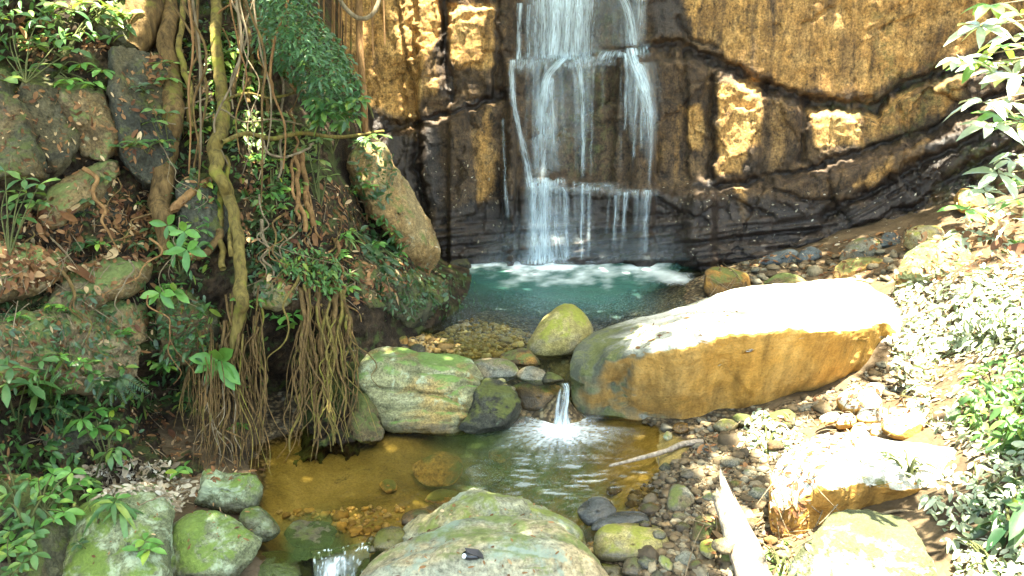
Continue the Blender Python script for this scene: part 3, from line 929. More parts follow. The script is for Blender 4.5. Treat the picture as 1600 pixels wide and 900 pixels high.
wf = empty('waterfall', pt(880, 408, 8.5), 'tall white waterfall dropping in veils down the dark stepped cliff into the teal pool', 'waterfall')
STR = [  # main curtain above the first ledge
    ([(885, -90, 120, .55), (882, 0, 112, .60), (880, 50, 108, .55), (880, 98, 112, .5)], 35), ([(870, -90, 26, .8), (868, 20, 18, .85), (862, 94, 20, .8)], 9),
    ([(905, -90, 24, .8), (903, 20, 18, .7), (902, 92, 16, .6)], 9), ([(888, -80, 14, .8), (886, 40, 12, .8), (884, 94, 12, .7)], 7), ([(850, -40, 16, .5), (849, 30, 12, .5), (848, 94, 10, .5)], 7),
    ([(918, -60, 10, .6), (917, 40, 8, .55), (916, 90, 8, .5)], 7), ([(812, 4, 10, .7), (811, 40, 7, .75), (810, 96, 9, .8)], 7), ([(826, 6, 8, .55), (825, 50, 6, .5), (826, 94, 6, .5)], 7),
    ([(838, 0, 14, .3), (836, 50, 12, .3), (836, 94, 12, .3)], 7), ([(960, -70, 16, .8), (972, -10, 14, .85), (985, 30, 15, .9), (988, 74, 18, .95)], 9), ([(998, -60, 24, .30), (1000, 20, 20, .3), (998, 70, 18, .2)], 9), ([(975, -60, 60, .18), (975, 20, 60, .18), (975, 75, 60, .15)], 15),
    # ledge sheets
    ([(826, 86, 56, .45), (825, 100, 58, .4), (823, 122, 50, .1)], 15), ([(895, 84, 90, .42), (895, 98, 100, .4), (895, 122, 90, .06)], 21), ([(965, 76, 70, .65), (960, 90, 80, .55), (955, 106, 70, .12)], 17), ([(1003, 68, 26, .5), (1004, 80, 28, .4), (1004, 96, 20, .05)], 9),
    # between the ledges
    ([(801, 92, 10, .9), (800, 130, 9, .85), (806, 180, 9, .8), (816, 225, 10, .75), (824, 262, 11, .75), (830, 300, 14, .7)], 9),
    ([(884, 88, 14, .7), (870, 102, 16, .85), (856, 122, 17, .8), (850, 160, 24, .6), (848, 220, 32, .38), (846, 285, 36, .20)], 15),
    ([(862, 120, 8, .5), (863, 180, 14, .4), (866, 240, 16, .3), (868, 270, 16, .1)], 7),
    ([(900, 92, 10, .7), (906, 110, 10, .8), (909, 150, 9, .8), (911, 200, 7, .7), (910, 285, 6, .5)], 7),
    ([(986, 74, 18, .9), (992, 96, 22, .8), (1003, 125, 24, .7), (1012, 165, 22, .5), (1014, 200, 22, .25), (1014, 260, 16, .08)], 13), ([(988, 78, 12, .8), (999, 108, 10, .7), (1010, 140, 9, .7), (1016, 180, 8, .6), (1018, 215, 6, .3), (1013, 300, 5, .35)], 7),
    ([(978, 82, 8, .7), (979, 120, 7, .6), (977, 190, 6, .45), (976, 205, 5, .2)], 7), ([(996, 110, 8, .5), (993, 180, 7, .4), (990, 250, 5, .3)], 7), ([(1005, 125, 6, .5), (1003, 190, 6, .4), (1000, 240, 5, .2)], 7),
    ([(785, 185, 5, .35), (788, 230, 5, .4), (791, 300, 6, .4), (794, 345, 6, .2)], 7), ([(862, 112, 60, .16), (860, 180, 70, .12), (858, 270, 70, .05)], 15), ([(905, 108, 40, .14), (906, 180, 44, .10), (905, 275, 40, .04)], 13), ([(1000, 96, 46, .2), (1006, 150, 50, .16), (1008, 230, 40, .08)], 15),
    ([(850, 330, 120, .06), (850, 380, 170, .14), (850, 416, 200, .20)], 21), ([(985, 350, 120, .03), (990, 385, 150, .08), (1000, 408, 160, .10)], 17),
    # second ledge and the last drop
    ([(852, 276, 54, .8), (852, 286, 56, .7), (850, 304, 50, .2)], 15), ([(925, 284, 80, .4), (925, 293, 84, .42), (925, 306, 80, .06)], 15), ([(990, 294, 70, .3), (990, 302, 70, .3), (990, 312, 70, .05)], 13),
    ([(846, 286, 34, .42), (844, 330, 36, .36), (842, 380, 38, .45), (842, 416, 48, .75)], 17), ([(832, 284, 10, .7), (834, 340, 9, .6), (837, 412, 12, .7)], 7), ([(850, 284, 10, .7), (850, 340, 9, .6), (850, 412, 12, .7)], 7),
    ([(860, 290, 50, .26), (862, 350, 60, .22), (866, 412, 74, .35)], 17), ([(878, 292, 7, .5), (884, 310, 8, .5), (885, 360, 7, .5), (886, 408, 8, .5)], 7), ([(910, 286, 6, .5), (909, 350, 5, .5), (908, 408, 6, .5)], 7), ([(921, 300, 5, .3), (920, 360, 5, .3), (919, 404, 5, .3)], 7),
    ([(962, 304, 6, .55), (961, 350, 5, .5), (960, 384, 6, .3)], 7), ([(978, 300, 9, .7), (976, 330, 7, .5), (972, 384, 6, .25)], 7), ([(1012, 296, 12, .6), (1009, 340, 9, .45), (1008, 396, 8, .35)], 7),
]
for k in range(46):   # fine threads between the ledges and down the last drop
    x = rng.uniform(806, 1012) if rng.random() < .5 else rng.uniform(822, 925)
    if k % 2:
        y0, y1 = float(ypoly(x, LW)) - 2, rng.uniform(170, 285)
    else:
        y0, y1 = float(ypoly(x, LB)) - 2, rng.uniform(350, 412)
    dx, a_ = rng.normal(0, 4), rng.uniform(.08, .30) * (.7 if k % 2 == 0 else 1)
    wd_ = rng.uniform(3, 9)
    STR.append(([(x, y0, wd_, a_), (x + dx * .5, (y0 + y1) / 2, wd_ * 1.2, a_), (x + dx, y1, wd_, a_ * .5)], 7))
for k, (pth, ac) in enumerate(STR):
    strand(pth, wf, float(k) * 3.7, ac)

cas = empty('small_cascade', gz(876, 652, 0), 'short white spout of water pouring between the brown stone and the huge boulder', 'cascade')
def free_strand(P3, widths, alphas, parent, seed, across=7):
    Q = catmull(np.column_stack([A(P3, float), widths, alphas]), 26)
    P, wd, al = Q[:, :3], Q[:, 3], Q[:, 4]
    u = np.linspace(-1, 1, across)
    V = P[:, None] + np.array([1, 0.15, 0]) * (u[None, :, None] * wd[:, None, None] * .5) + np.array([0, -0.35, 0.12]) * ((1 - u ** 2)[None, :, None] * wd[:, None, None] * .5)
    alpha = np.clip(al, 0, 1)[:, None] * (1 - np.abs(u[None]) ** 2.5)
    at = {'alpha': alpha, 'su': np.repeat((u * .7)[None], 26, 0), 'sv': np.repeat(np.linspace(0, .6, 26)[:, None], across, 1), 'seed': np.full(alpha.shape, seed)}
    return solid('strand', V.reshape(-1, 3), gridfaces(26, across)[:, ::-1], M['fall'], parent=parent, attrs=at)
s0 = gz(883, 604, PZ + .005)
free_strand([s0 + [0, .06, 0], s0 + [0.01, -0.02, -.005], s0 + [.0, -.07, -.06], s0 + [-.015, -.10, -.16], s0 + [-.02, -.12, -.25]], [.06, .055, .06, .085, .15], [.75, .8, .5, .45, .8], cas, 3.3)
free_strand([s0 + [-.03, .0, -.01], s0 + [-.05, -.06, -.08], s0 + [-.06, -.09, -.16], s0 + [-.065, -.11, -.25]], [.02, .03, .035, .05], [.4, .6, .7, .9], cas, 8.3)
free_strand([s0 + [.02, -.02, -.01], s0 + [.015, -.085, -.08], s0 + [.0, -.11, -.16], s0 + [-.005, -.13, -.25]], [.02, .025, .03, .05], [.6, .8, .8, .9], cas, 12.3)
# ------------------------------------------------------------------ rock builder
def ghit(px, py):
    """height of the ground sheet under a pixel"""
    z = np.linspace(1.6, -0.9, 250)
    p = gz(np.full(250, float(px)), np.full(250, float(py)), z)
    d = z - groundz(p[:, 0], p[:, 1])
    k = np.argmax(d < 0)
    return float(z[k]) if d[k] < 0 else None

def rock(name, label, outline, mat, base=None, on=None, lean=0.004, bulge=0.35, back=0.35, e=2.2, ctrl=None, amp=0.05, facet=0, seed=None, n=None, group=None, cat=None, cracks=None, ridge=0.3, off=0.0, smooth_out=True):
    """outline: pixels (px, py[, Y]); base: ground height under its lowest point (gives the distance); on='bank' follows the bank"""
    seed = rng.uniform(0, 90) if seed is None else seed
    O = A([p[:2] for p in outline], float)
    per = np.linalg.norm(O - np.roll(O, 1, 0), axis=1).sum()
    n = int(np.clip(per / 3.2, 28, 300)) if n is None else n
    if len(outline[0]) == 3:
        O3 = catmull(A(outline, float), n, True)
    else:
        O2 = catmull(O, n, True)
        if on == 'bank':
            Yo = _bk(O2[:, 0], O2[:, 1]) + off
        else:
            yb = O[:, 1].max()
            xb = O[O[:, 1] > yb - 12, 0].mean()
            zb = ghit(xb, yb)
            zb = base if zb is None else max(zb - 0.012, base)
            Yb = gz(xb, yb, zb)[1] + 0.25 * bulge * np.sqrt(np.ptp(O2[:, 0]) * np.ptp(O2[:, 1])) / FPX * gz(xb, yb, zb)[1]
            Yo = Yb + lean * (yb - O2[:, 1])
        O3 = np.column_stack([O2, Yo])
    c = O3[:, :2].mean(0)
    Yf = rbf([tuple(p) for p in O3[::max(1, n // 26)]] + list(ctrl or []), 'r')
    size = np.sqrt(np.ptp(O3[:, 0]) * np.ptp(O3[:, 1])) / FPX * O3[:, 2].mean()
    m = int(np.clip(n / 5, 6, 46))
    rho = np.sin(np.linspace(0.02, np.pi / 2, m))
    rows = []
    for s_, rr in [(1, rho[:]), (-1, rho[::-1][1:])]:
        for r_ in rr:
            px = c[0] + (O3[:, 0] - c[0]) * r_
            py = c[1] + (O3[:, 1] - c[1]) * r_
            dome = (1 - min(1, r_) ** e) ** (1 / e)
            if s_ > 0:
                rows.append(pt(px, py, Yf(px, py) - bulge * size * dome))
            else:
                Yl = O3[:, 2].mean() + (O3[:, 2] - O3[:, 2].mean()) * r_
                q = pt(px, py, Yl)
                q[:, 1] += back * size * dome
                rows.append(q)
    nr = len(rows)
    V = np.concatenate(rows)
    F = gridfaces(nr, n, True)
    V = np.concatenate([V, V[:n].mean(0)[None], V[-n:].mean(0)[None]])
    k = np.arange(0, n, 1)
    capA = np.stack([np.full(n, nr * n), k, (k + 1) % n], -1)
    eoff = (nr - 1) * n
    capB = np.stack([np.full(n, nr * n + 1), eoff + (k + 1) % n, eoff + k], -1)
    Vt = V
    cen = Vt.mean(0)
    if facet:
        r2 = np.random.default_rng(int(seed * 100))
        D = r2.normal(size=(facet, 3))
        D /= np.linalg.norm(D, axis=1)[:, None]
        for d_ in D:
            pr = (Vt - cen) @ d_
            h = np.percentile(pr, 99) * r2.uniform(.72, .92)
            ex = np.maximum(pr - h, 0)
            Vt = Vt - ex[:, None] * d_ * 0.92
    Ft = np.concatenate([np.stack([F[:, 0], F[:, 1], F[:, 2]], -1), np.stack([F[:, 0], F[:, 2], F[:, 3]], -1), capA, capB])
    N = vnormals(Vt, Ft)
    if (N * (Vt - cen)).sum() < 0:
        Ft = Ft[:, ::-1]
        N = -N
    fr = 1.0 / max(size, .02)
    disp = amp * size * (fbm(Vt + seed, 1.6 * fr, 3) + ridge * fbm(Vt + seed + 7, 3.0 * fr, 3, .55, True) - ridge * .4 + 0.25 * fbm(Vt + seed, 11 * fr, 3, .6))
    Vt = Vt + N * disp[:, None]
    for pl, wd, dep in (cracks or []):
        px, py = pix(Vt)
        q = np.stack([px / 40, py / 40, 0 * px], -1)
        dd = polydist(px + 5 * fbm(q, 1, 2), py + 5 * fbm(q + 5, 1, 2), pl, closed=False)
        fr_ = (np.arange(len(Vt)) < n * m) * 1.0
        Vt = Vt - N * (dep * np.exp(-(dd / wd) ** 2) * fr_)[:, None]
    o = solid(name, Vt, Ft, mat)
    return tag(o, label, cat or name.split('_')[-1] if cat is None else cat, group)

# rock materials
rm = rock_mat
M['tan'] = rm('ochre_boulder_rock', (.20, .11, .03), (.42, .245, .07), (.52, .34, .13), moss=(.10, .12, .035), moss_amt=.42, lichen=(.30, .33, .24), lichen_amt=.22, scale=1.6, bump=.35)
def hero_mat(name, hero=True):
    t = NT(name)
    co = t.coord(rand=False)
    n1 = t.noise(co, 2.2, 9, .62, .3)
    band = t.noise(t.coord((3.2, 3.2, .35), rand=False), 3.0, 5, .6, .3)
    fine = t.noise(co, 55, 4, .7)
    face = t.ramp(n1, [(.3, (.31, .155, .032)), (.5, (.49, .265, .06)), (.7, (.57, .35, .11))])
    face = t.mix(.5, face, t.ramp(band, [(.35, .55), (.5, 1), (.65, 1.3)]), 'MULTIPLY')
    top = t.ramp(t.noise(co, 5, 8, .7), [(.3, (.26, .25, .18)), (.5, (.52, .51, .43)), (.7, (.62, .61, .54))])  # upward faces painted pale so the sunlit top burns out white
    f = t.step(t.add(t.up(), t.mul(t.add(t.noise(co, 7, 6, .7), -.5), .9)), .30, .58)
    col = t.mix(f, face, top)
    left = t.step(t.add(t.n_x() if hero else 9.0, t.mul(t.add(n1, -.5), 1.6)), -.55, -1.15)
    nm = t.noise(co, 6, 8, .7, .5)
    mo = t.mix(t.noise(co, 50, 3), (.05, .06, .012), (.17, .18, .06))
    grey = t.mix(t.step(nm, .42, .58), (.085, .09, .06), (.20, .21, .15))
    col = t.mix(t.mul(left, t.step(t.up(), -.35, .1, .25, 1.0)), col, grey)
    col = t.mix(t.mul(t.step(t.add(nm, t.mul(left, .12)), .55, .66, 0, .9), t.step(t.up(), -.2, .2, .2, 1)), col, mo)
    col = t.mix(.6, col, t.ramp(fine, [(.28, .45), (.5, 1), (.75, 1.4)]), 'MULTIPLY')
    st3 = t.noise(t.coord((1, 1, .12), rand=False), 9, 6, .65, .3)
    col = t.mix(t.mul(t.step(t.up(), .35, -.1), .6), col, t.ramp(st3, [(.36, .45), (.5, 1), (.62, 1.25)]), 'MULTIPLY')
    spk = t.noise(co, 20, 5, .75)
    col = t.mix(t.step(spk, .63, .70, 0, .7), col, (.05, .035, .015))
    return t.base(col, .85, .3, t.bump(t.add(n1, t.add(t.mul(fine, .35), t.mul(spk, .5))), .7, .04))
NT.n_x = lambda t: t.xpos()
def _xpos(t):
    nd = t.n('SeparateXYZ')
    t.set(nd.inputs[0], t.n('TexCoord').outputs['Object'])
    return nd.outputs[0]
NT.xpos = _xpos
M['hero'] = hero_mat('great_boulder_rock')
M['pillar'] = rm('pillar_rock', (.10, .065, .028), (.22, .135, .05), (.31, .205, .085), tint=(.28, .24, .13), tint_amt=.35, moss=(.11, .135, .035), moss_amt=.46, lichen=(.30, .34, .24), lichen_amt=.12, scale=2.6, bump=.6)
M['moss'] = rm('mossy_rock', (.05, .055, .03), (.12, .135, .065), (.22, .24, .13), moss=(.12, .18, .03), moss_amt=.46, lichen=(.32, .38, .24), lichen_amt=.6, scale=3.2, bump=.75, wet=.03)
M['mossdark'] = rm('dark_mossy_rock', (.025, .024, .015), (.06, .058, .03), (.12, .115, .055), tint=(.16, .10, .04), tint_amt=.5, moss=(.07, .085, .02), moss_amt=.55, scale=2.6, bump=.7)
M['slate'] = rm('dark_grey_rock', (.016, .016, .011), (.040, .040, .027), (.085, .082, .055), tint=(.10, .075, .03), tint_amt=.5, moss=(.08, .09, .02), moss_amt=.40, lichen=(.16, .2, .13), lichen_amt=.12, scale=2.6, bump=.7)
M['brown'] = rm('brown_bank_rock', (.035, .026, .014), (.11, .08, .04), (.22, .17, .095), tint=(.22, .145, .055), tint_amt=.55, moss=(.12, .155, .045), moss_amt=.56, lichen=(.28, .31, .17), lichen_amt=.2, scale=2.4, bump=.7)
M['olive'] = rm('olive_round_rock', (.12, .10, .035), (.25, .21, .07), (.36, .31, .13), tint=(.16, .15, .12), tint_amt=.6, moss=(.20, .21, .03), moss_amt=.40, scale=4.0, bump=.3, wet=.04)
M['green'] = rm('layered_green_rock', (.10, .095, .045), (.21, .205, .10), (.33, .33, .20), tint=(.31, .20, .06), tint_amt=.75, moss=(.13, .21, .05), moss_amt=.34, lichen=(.36, .42, .27), lichen_amt=.35, scale=2.8, bump=.6, layers=.5, wet=.0)
M['grey'] = rm('grey_river_stone', (.05, .05, .038), (.11, .11, .085), (.20, .20, .15), tint=(.20, .14, .06), tint_amt=.5, moss=(.10, .12, .03), moss_amt=.28, scale=4.0, bump=.4, wet=.03)
M['blue'] = rm('blue_grey_river_stone', (.045, .055, .055), (.085, .10, .10), (.15, .17, .165), scale=4.0, bump=.3, wet=.02)
M['pale'] = rm('pale_lichen_rock', (.10, .10, .06), (.21, .21, .13), (.31, .30, .20), tint=(.33, .25, .10), tint_amt=.5, moss=(.15, .18, .04), moss_amt=.34, lichen=(.24, .29, .21), lichen_amt=.4, scale=2.2, bump=.5)
M['pales'] = rm('foreground_slab_rock', (.09, .095, .065), (.19, .195, .135), (.28, .28, .195), tint=(.33, .24, .115), tint_amt=.6, moss=(.12, .15, .04), moss_amt=.22, lichen=(.20, .25, .19), lichen_amt=.5, scale=1.6, bump=.5)
M['slabm'] = rm('mossy_pale_slab_rock', (.16, .14, .08), (.40, .38, .28), (.55, .53, .44), moss=(.045, .052, .012), moss_amt=.72, scale=3.0, bump=.6)
M['brownw'] = rm('brown_wet_rock', (.035, .024, .012), (.085, .055, .025), (.16, .11, .055), tint=(.36, .18, .035), tint_amt=.7, moss=(.10, .12, .03), moss_amt=.36, scale=4.5, bump=.5, wet=.08)
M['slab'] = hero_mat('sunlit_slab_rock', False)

# ------------------------------------------------------------------ the great boulder
BOUT = [(893, 600, 6.25), (890, 568, 6.3), (905, 540, 6.4), (950, 515, 6.6), (1050, 490, 6.75), (1140, 458, 6.85), (1250, 445, 7.0), (1340, 436, 7.2), (1374, 456, 7.25), (1400, 474, 7.0), (1455, 500, 6.75), (1450, 520, 6.66), (1394, 536, 6.6), (1380, 566, 6.65), (1300, 600, 6.5), (1200, 637, 6.2), (1120, 654, 6.05), (1050, 658, 6.0), (960, 653, 6.1), (905, 640, 6.2)]
BCT = []
BST = A([(950, 560, 524, .50, 642), (1010, 556, 508, .60, 655), (1065, 545, 492, .68, 656), (1120, 529, 470, .74, 653), (1170, 521, 456, .78, 643), (1220, 517, 452, .79, 628), (1270, 519, 448, .76, 610), (1320, 519, 445, .70, 590), (1380, 510, 462, .57, 566)], float)
for x_ in np.arange(950, 1381, 21.5):
    ye, yk, zt, yl = [float(np.interp(x_, BST[:, 0], BST[:, k])) for k in (1, 2, 3, 4)]
    ye += 5 * float(perlin(A([x_ / 60, .3, 0]))) + 2.5 * float(perlin(A([x_ / 21, 5.3, 0])))
    for t_ in (.04, .3, .62, .9):
        py_ = ye + (yk - ye) * t_
        BCT.append((x_, py_, float(gz(x_, py_, zt + .02 * math.sin(t_ * 3.1))[1])))
    Ye = BCT[-4][2]
    for t_, d_ in ((.10, .035), (.35, .09), (.65, .15), (.9, .22)):
        BCT.append((x_, ye + (yl - ye) * t_, Ye + d_ * (1 if x_ > 1000 else .6)))
BCT += [(915, 585, 6.12), (925, 615, 6.1), (930, 552, 6.25)]
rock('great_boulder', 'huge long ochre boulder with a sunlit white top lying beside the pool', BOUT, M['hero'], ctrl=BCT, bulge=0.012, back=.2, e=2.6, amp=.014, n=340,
     cracks=[([(968, 600), (985, 560), (1000, 550)], 6, .03), ([(960, 600), (975, 630), (1010, 650)], 5, .035), ([(1130, 560), (1140, 590), (1180, 625)], 3.5, .02), ([(1330, 500), (1345, 520), (1330, 560)], 4, .02), ([(1380, 510), (1384, 560)], 4, .02)], cat='boulder')

# ------------------------------------------------------------------ rocks of the stream
rock('boulder', 'rounded yellow green boulder at the near edge of the teal pool', [(825, 540), (845, 505), (872, 481), (895, 477), (915, 492), (926, 515), (918, 536), (890, 556), (855, 561), (832, 556)], M['olive'], base=.2, bulge=.4, back=.4, amp=.025)
rock('rock', 'broad layered green and tan rock at the left of the small cascade', [(556, 592), (570, 566), (612, 561), (650, 567), (690, 571), (724, 576), (744, 590), (756, 615), (745, 650), (732, 677), (660, 676), (600, 672), (583, 640), (570, 610)], M['green'], base=-.03, lean=.0026, bulge=.18, back=.5, e=5.0, amp=.035, facet=2,
     cracks=[([(585, 606), (640, 612), (700, 622), (742, 640)], 3, .03), ([(600, 640), (660, 640), (738, 645)], 2.5, .025), ([(640, 580), (690, 585), (735, 590)], 3, .03), ([(690, 620), (725, 600), (745, 600)], 3, .025), ([(610, 656), (735, 658)], 2, .02)])
rock('rock', 'dark grey angular rock with pale patches against the layered green rock', [(742, 600), (764, 592), (800, 612), (816, 640), (812, 667), (780, 685), (730, 684), (718, 668), (738, 640)], M['slate'], base=-.03, lean=.003, bulge=.3, back=.4, e=2.6, amp=.06, facet=12)
rock('stone', 'smooth grey rounded stone behind the dark angular rock', [(738, 573), (750, 562), (785, 561), (806, 571), (808, 588), (780, 598), (748, 594)], M['grey'], base=.2, amp=.02, bulge=.35)
rock('stone', 'flat brown wedge stone between grey stone and round boulder', [(768, 562), (812, 546), (838, 555), (847, 568), (820, 574), (785, 568)], M['brownw'], base=.22, amp=.03, facet=8, bulge=.25)
rock('stone', 'small grey stone with dark wet side above the brown cascade stone', [(808, 582), (826, 572), (848, 579), (862, 592), (845, 602), (815, 599)], M['grey'], base=.2, amp=.03, facet=5)
rock('stone', 'tiny dark wet stone with white foam just upstream of the cascade', [(846, 590), (856, 582), (872, 586), (880, 594), (868, 602), (850, 601)], M['slate'], base=.22, amp=.05, facet=5)
rock('stone', 'brown wedge stone with an orange patch left of the cascade', [(798, 610), (828, 596), (870, 603), (886, 613), (882, 632), (850, 646), (820, 642), (804, 628)], M['brownw'], base=-.02, lean=.002, bulge=.3, back=.4, amp=.03, facet=7)
for lab, cx, cy, r, m_ in [('tiny tan pebble under the grey rounded stone', 783, 597, 7, 'pale'), ('tiny round pale pebble beside the dark angular rock', 789, 605, 6, 'tan'), ('tiny grey pebble at top of the dark angular rock', 800, 608, 5, 'grey')]:
    rock('pebble', lab, [(cx + r * math.cos(a) * 1.15, cy + r * .85 * math.sin(a)) for a in np.linspace(0, 6.28, 9)[:-1]], M[m_], base=.22, amp=.03, n=22)

rock('front_rock', 'long pale green ridge of rock behind the big foreground slab', [(622, 842), (655, 818), (695, 800), (738, 776), (772, 763), (802, 766), (822, 792), (866, 810), (903, 836), (900, 862), (840, 846), (760, 838), (690, 848), (650, 860)], M['pale'], base=-.05, lean=.002, bulge=.3, back=.45, amp=.05, facet=6, cat='rock')
rock('front_rock', 'big pale grey foreground slab under the small black object', [(548, 940), (582, 890), (640, 864), (715, 840), (800, 836), (866, 845), (908, 864), (940, 900), (960, 965), (880, 1040), (700, 1050), (560, 1010)], M['pales'], base=-.25, lean=.0020, bulge=.18, back=.4, e=2.8, amp=.03, facet=0, cat='rock',
     cracks=[([(640, 880), (700, 862), (790, 858), (870, 870)], 2.5, .012), ([(690, 905), (760, 890), (850, 884)], 2, .010)])
rock('rock', 'small yellow green knob at the left end of the pale ridge', [(583, 842), (597, 827), (626, 826), (636, 848), (612, 864), (588, 861)], M['olive'], base=-.03, amp=.04, facet=5)
rock('stone', 'tiny olive stone at the lip of the outflow', [(571, 848), (580, 838), (590, 846), (588, 862), (575, 862)], M['olive'], base=-.04, amp=.04)
rock('stone', 'grey speckled stone at the right side of the outflow', [(575, 880), (585, 864), (600, 864), (606, 885), (598, 915), (578, 925)], M['slate'], base=-.2, amp=.04, facet=5)
rock('rock', 'dark brown sloping rock under the right of the outflow', [(545, 925), (560, 885), (575, 868), (590, 880), (590, 930), (570, 960)], M['brownw'], base=-.4, amp=.04, facet=4)
rock('rock', 'flat dark wet rock in the shallows left of the outflow', [(428, 836), (450, 818), (480, 813), (512, 820), (526, 842), (505, 858), (460, 856)], M['slate'], base=-.02, lean=.006, amp=.06, facet=8, bulge=.15)

# lower left boulders
rock('boulder', 'large moss covered boulder under leaf litter at the lower left', [(92, 930), (105, 850), (130, 792), (175, 764), (235, 768), (274, 788), (268, 830), (266, 880), (276, 935), (190, 970)], M['moss'], base=-.1, lean=.0035, bulge=.32, back=.4, amp=.05, facet=6)
rock('boulder', 'green mossy boulder with a dark smooth patch beside the outflow', [(262, 850), (278, 815), (328, 796), (372, 805), (402, 835), (414, 862), (396, 888), (350, 912), (290, 916), (264, 892)], M['moss'], base=-.02, lean=.003, bulge=.34, amp=.045, facet=6)
rock('boulder', 'green mossy boulder under the roots with an overhanging lip', [(297, 772), (311, 742), (350, 735), (388, 740), (407, 764), (400, 795), (362, 800), (312, 792)], M['moss'], base=.03, lean=.002, bulge=.32, amp=.06, facet=7)
rock('stone', 'small half green half slate stone wedged between two mossy boulders', [(366, 802), (398, 794), (424, 811), (437, 835), (424, 853), (398, 848)], M['moss'], base=.0, amp=.04, facet=5)
rock('stone', 'pale green rounded stone at the bottom edge left of the outflow', [(384, 910), (394, 877), (430, 863), (460, 872), (470, 905), (450, 940), (400, 940)], M['moss'], base=-.15, amp=.04)
rock('stone', 'dark grey stone beside the outflow under the wet flat rock', [(455, 930), (452, 880), (465, 857), (486, 866), (490, 910), (480, 940)], M['slate'], base=-.3, amp=.04)
rock('rock', 'dark soil covered rock at bottom left corner behind ferns', [(-60, 930), (-60, 770), (20, 740), (85, 775), (100, 850), (95, 940), (20, 960)], M['mossdark'], base=-.1, lean=.003, bulge=.25, amp=.08, facet=6)
rock('rock', 'dark mossy rock in shade above the leaf litter at lower left', [(60, 690), (100, 650), (160, 640), (210, 665), (225, 720), (180, 745), (90, 740)], M['mossdark'], on='bank', bulge=.28, off=.10, amp=.08, facet=6)
rock('rock', 'knobbly dark mossy rock at the waterline left of layered rock', [(545, 690), (548, 640), (562, 600), (582, 620), (592, 660), (600, 682), (575, 696)], M['mossdark'], base=-.03, bulge=.3, amp=.12, facet=4)

# left bank slabs
BKR = [
    ('olive smooth rock face at the left edge of the photo', [(-80, 110), (10, 125), (38, 160), (55, 230), (60, 262), (20, 282), (-80, 290)], 'mossdark', .22, 6),
    ('dark upright grey slab behind the upper left leaves', [(30, 118), (72, 105), (100, 150), (118, 215), (88, 264), (62, 258), (45, 200)], 'slate', .16, 5),
    ('mossy brown rock under the bright green leaf fan', [(84, 140), (150, 120), (173, 180), (180, 238), (150, 252), (122, 225), (102, 175)], 'brown', .25, 5),
    ('tall charcoal rock face beside the brown root trunk', [(165, 78), (205, 70), (262, 110), (266, 200), (250, 300), (236, 332), (192, 305), (176, 200)], 'slate', .2, 6),
    ('tilted slab with orange brown underside above the litter ledge', [(62, 322), (118, 276), (165, 246), (184, 268), (178, 292), (122, 322), (80, 347)], 'brown', .28, 8),
    ('small grey green rock under the tilted orange slab', [(88, 350), (160, 300), (196, 332), (190, 358), (140, 372), (98, 368)], 'slate', .2, 5),
    ('brown ledge rock at left edge below the leaf litter', [(-80, 382), (40, 396), (92, 402), (86, 427), (40, 456), (0, 480), (-80, 492)], 'brown', .28, 6),
    ('pale green slab sloping up to the right below the litter', [(25, 522), (60, 472), (110, 432), (190, 406), (229, 410), (226, 440), (162, 476), (98, 521)], 'brown', .22, 8),
    ('mossy block with dark edge under the pale green slab', [(138, 492), (200, 470), (222, 510), (216, 546), (165, 542)], 'brown', .25, 5),
    ('wide brown overhanging rock above the hanging fern', [(-80, 522), (60, 500), (130, 500), (190, 530), (252, 558), (236, 590), (150, 602), (80, 592), (-80, 602)], 'brown', .25, 6),
    ('grey rock gripped by roots beside the thick vine', [(275, 290), (330, 280), (346, 320), (340, 370), (305, 402), (280, 390)], 'slate', .3, 6),
    ('olive rock knob at the head of the hanging roots', [(400, 452), (425, 428), (456, 440), (452, 475), (410, 482)], 'olive', .3, 5),
    ('dark mossy rock at the foot of the ochre pillar', [(600, 445), (648, 425), (690, 440), (694, 470), (662, 502), (620, 502)], 'mossdark', .25, 5),
    ('dark root covered rock above the small tan boulder', [(545, 430), (590, 410), (620, 440), (612, 490), (570, 490)], 'mossdark', .22, 6),
    ('mossy grey green rock in the upper left under white leaves', [(150, 20), (200, 8), (235, 40), (215, 70), (165, 62)], 'mossdark', .25, 5),
    ('brown earth rock under the large single leaf plant', [(240, 470), (300, 455), (330, 500), (320, 560), (260, 560)], 'mossdark', .2, 5),
]
for lab, ol, m_, bl, fc in BKR:
    cc_ = A(ol, float).mean(0)
    ol = [tuple(cc_ + (A(q, float) - cc_) * 1.16) for q in ol]
    fc += 5
    rock('rock', lab, ol, M[m_], on='bank', bulge=bl * 1.25, off=-.02, back=.3, amp=.07, facet=fc, e=3.4)
rock('rock_pillar', 'ochre pillar of rock with a pale green lichen edge standing beside the pool', [(540, 300, 7.75), (545, 242, 7.8), (588, 226, 7.9), (616, 262, 7.95), (642, 300, 8.0), (662, 345, 8.0), (684, 400, 7.95), (686, 427, 7.9), (665, 436, 7.8), (642, 405, 7.75), (600, 352, 7.7), (562, 332, 7.7)], M['pillar'], bulge=.22, amp=.06, facet=7, cat='rock pillar')
rock('stone', 'small tan block stone at left end of the gravel shallows', [(575, 528), (576, 500), (590, 496), (617, 508), (618, 522), (604, 532)], M['tan'], base=.25, amp=.03, facet=6)
for lab, pts, m_ in [('small grey stone under the tan block stone', [(592, 540), (602, 530), (616, 534), (618, 546), (604, 552)], 'grey'), ('tiny brown stone right of the tan block stone', [(618, 530), (630, 524), (640, 532), (634, 542), (620, 542)], 'brownw'),
                     ('dark flat stone at the left end of the gravel', [(634, 548), (650, 538), (664, 544), (660, 556), (640, 558)], 'slate')]:
    rock('stone', lab, pts, M[m_], base=.22, amp=.04, facet=4)

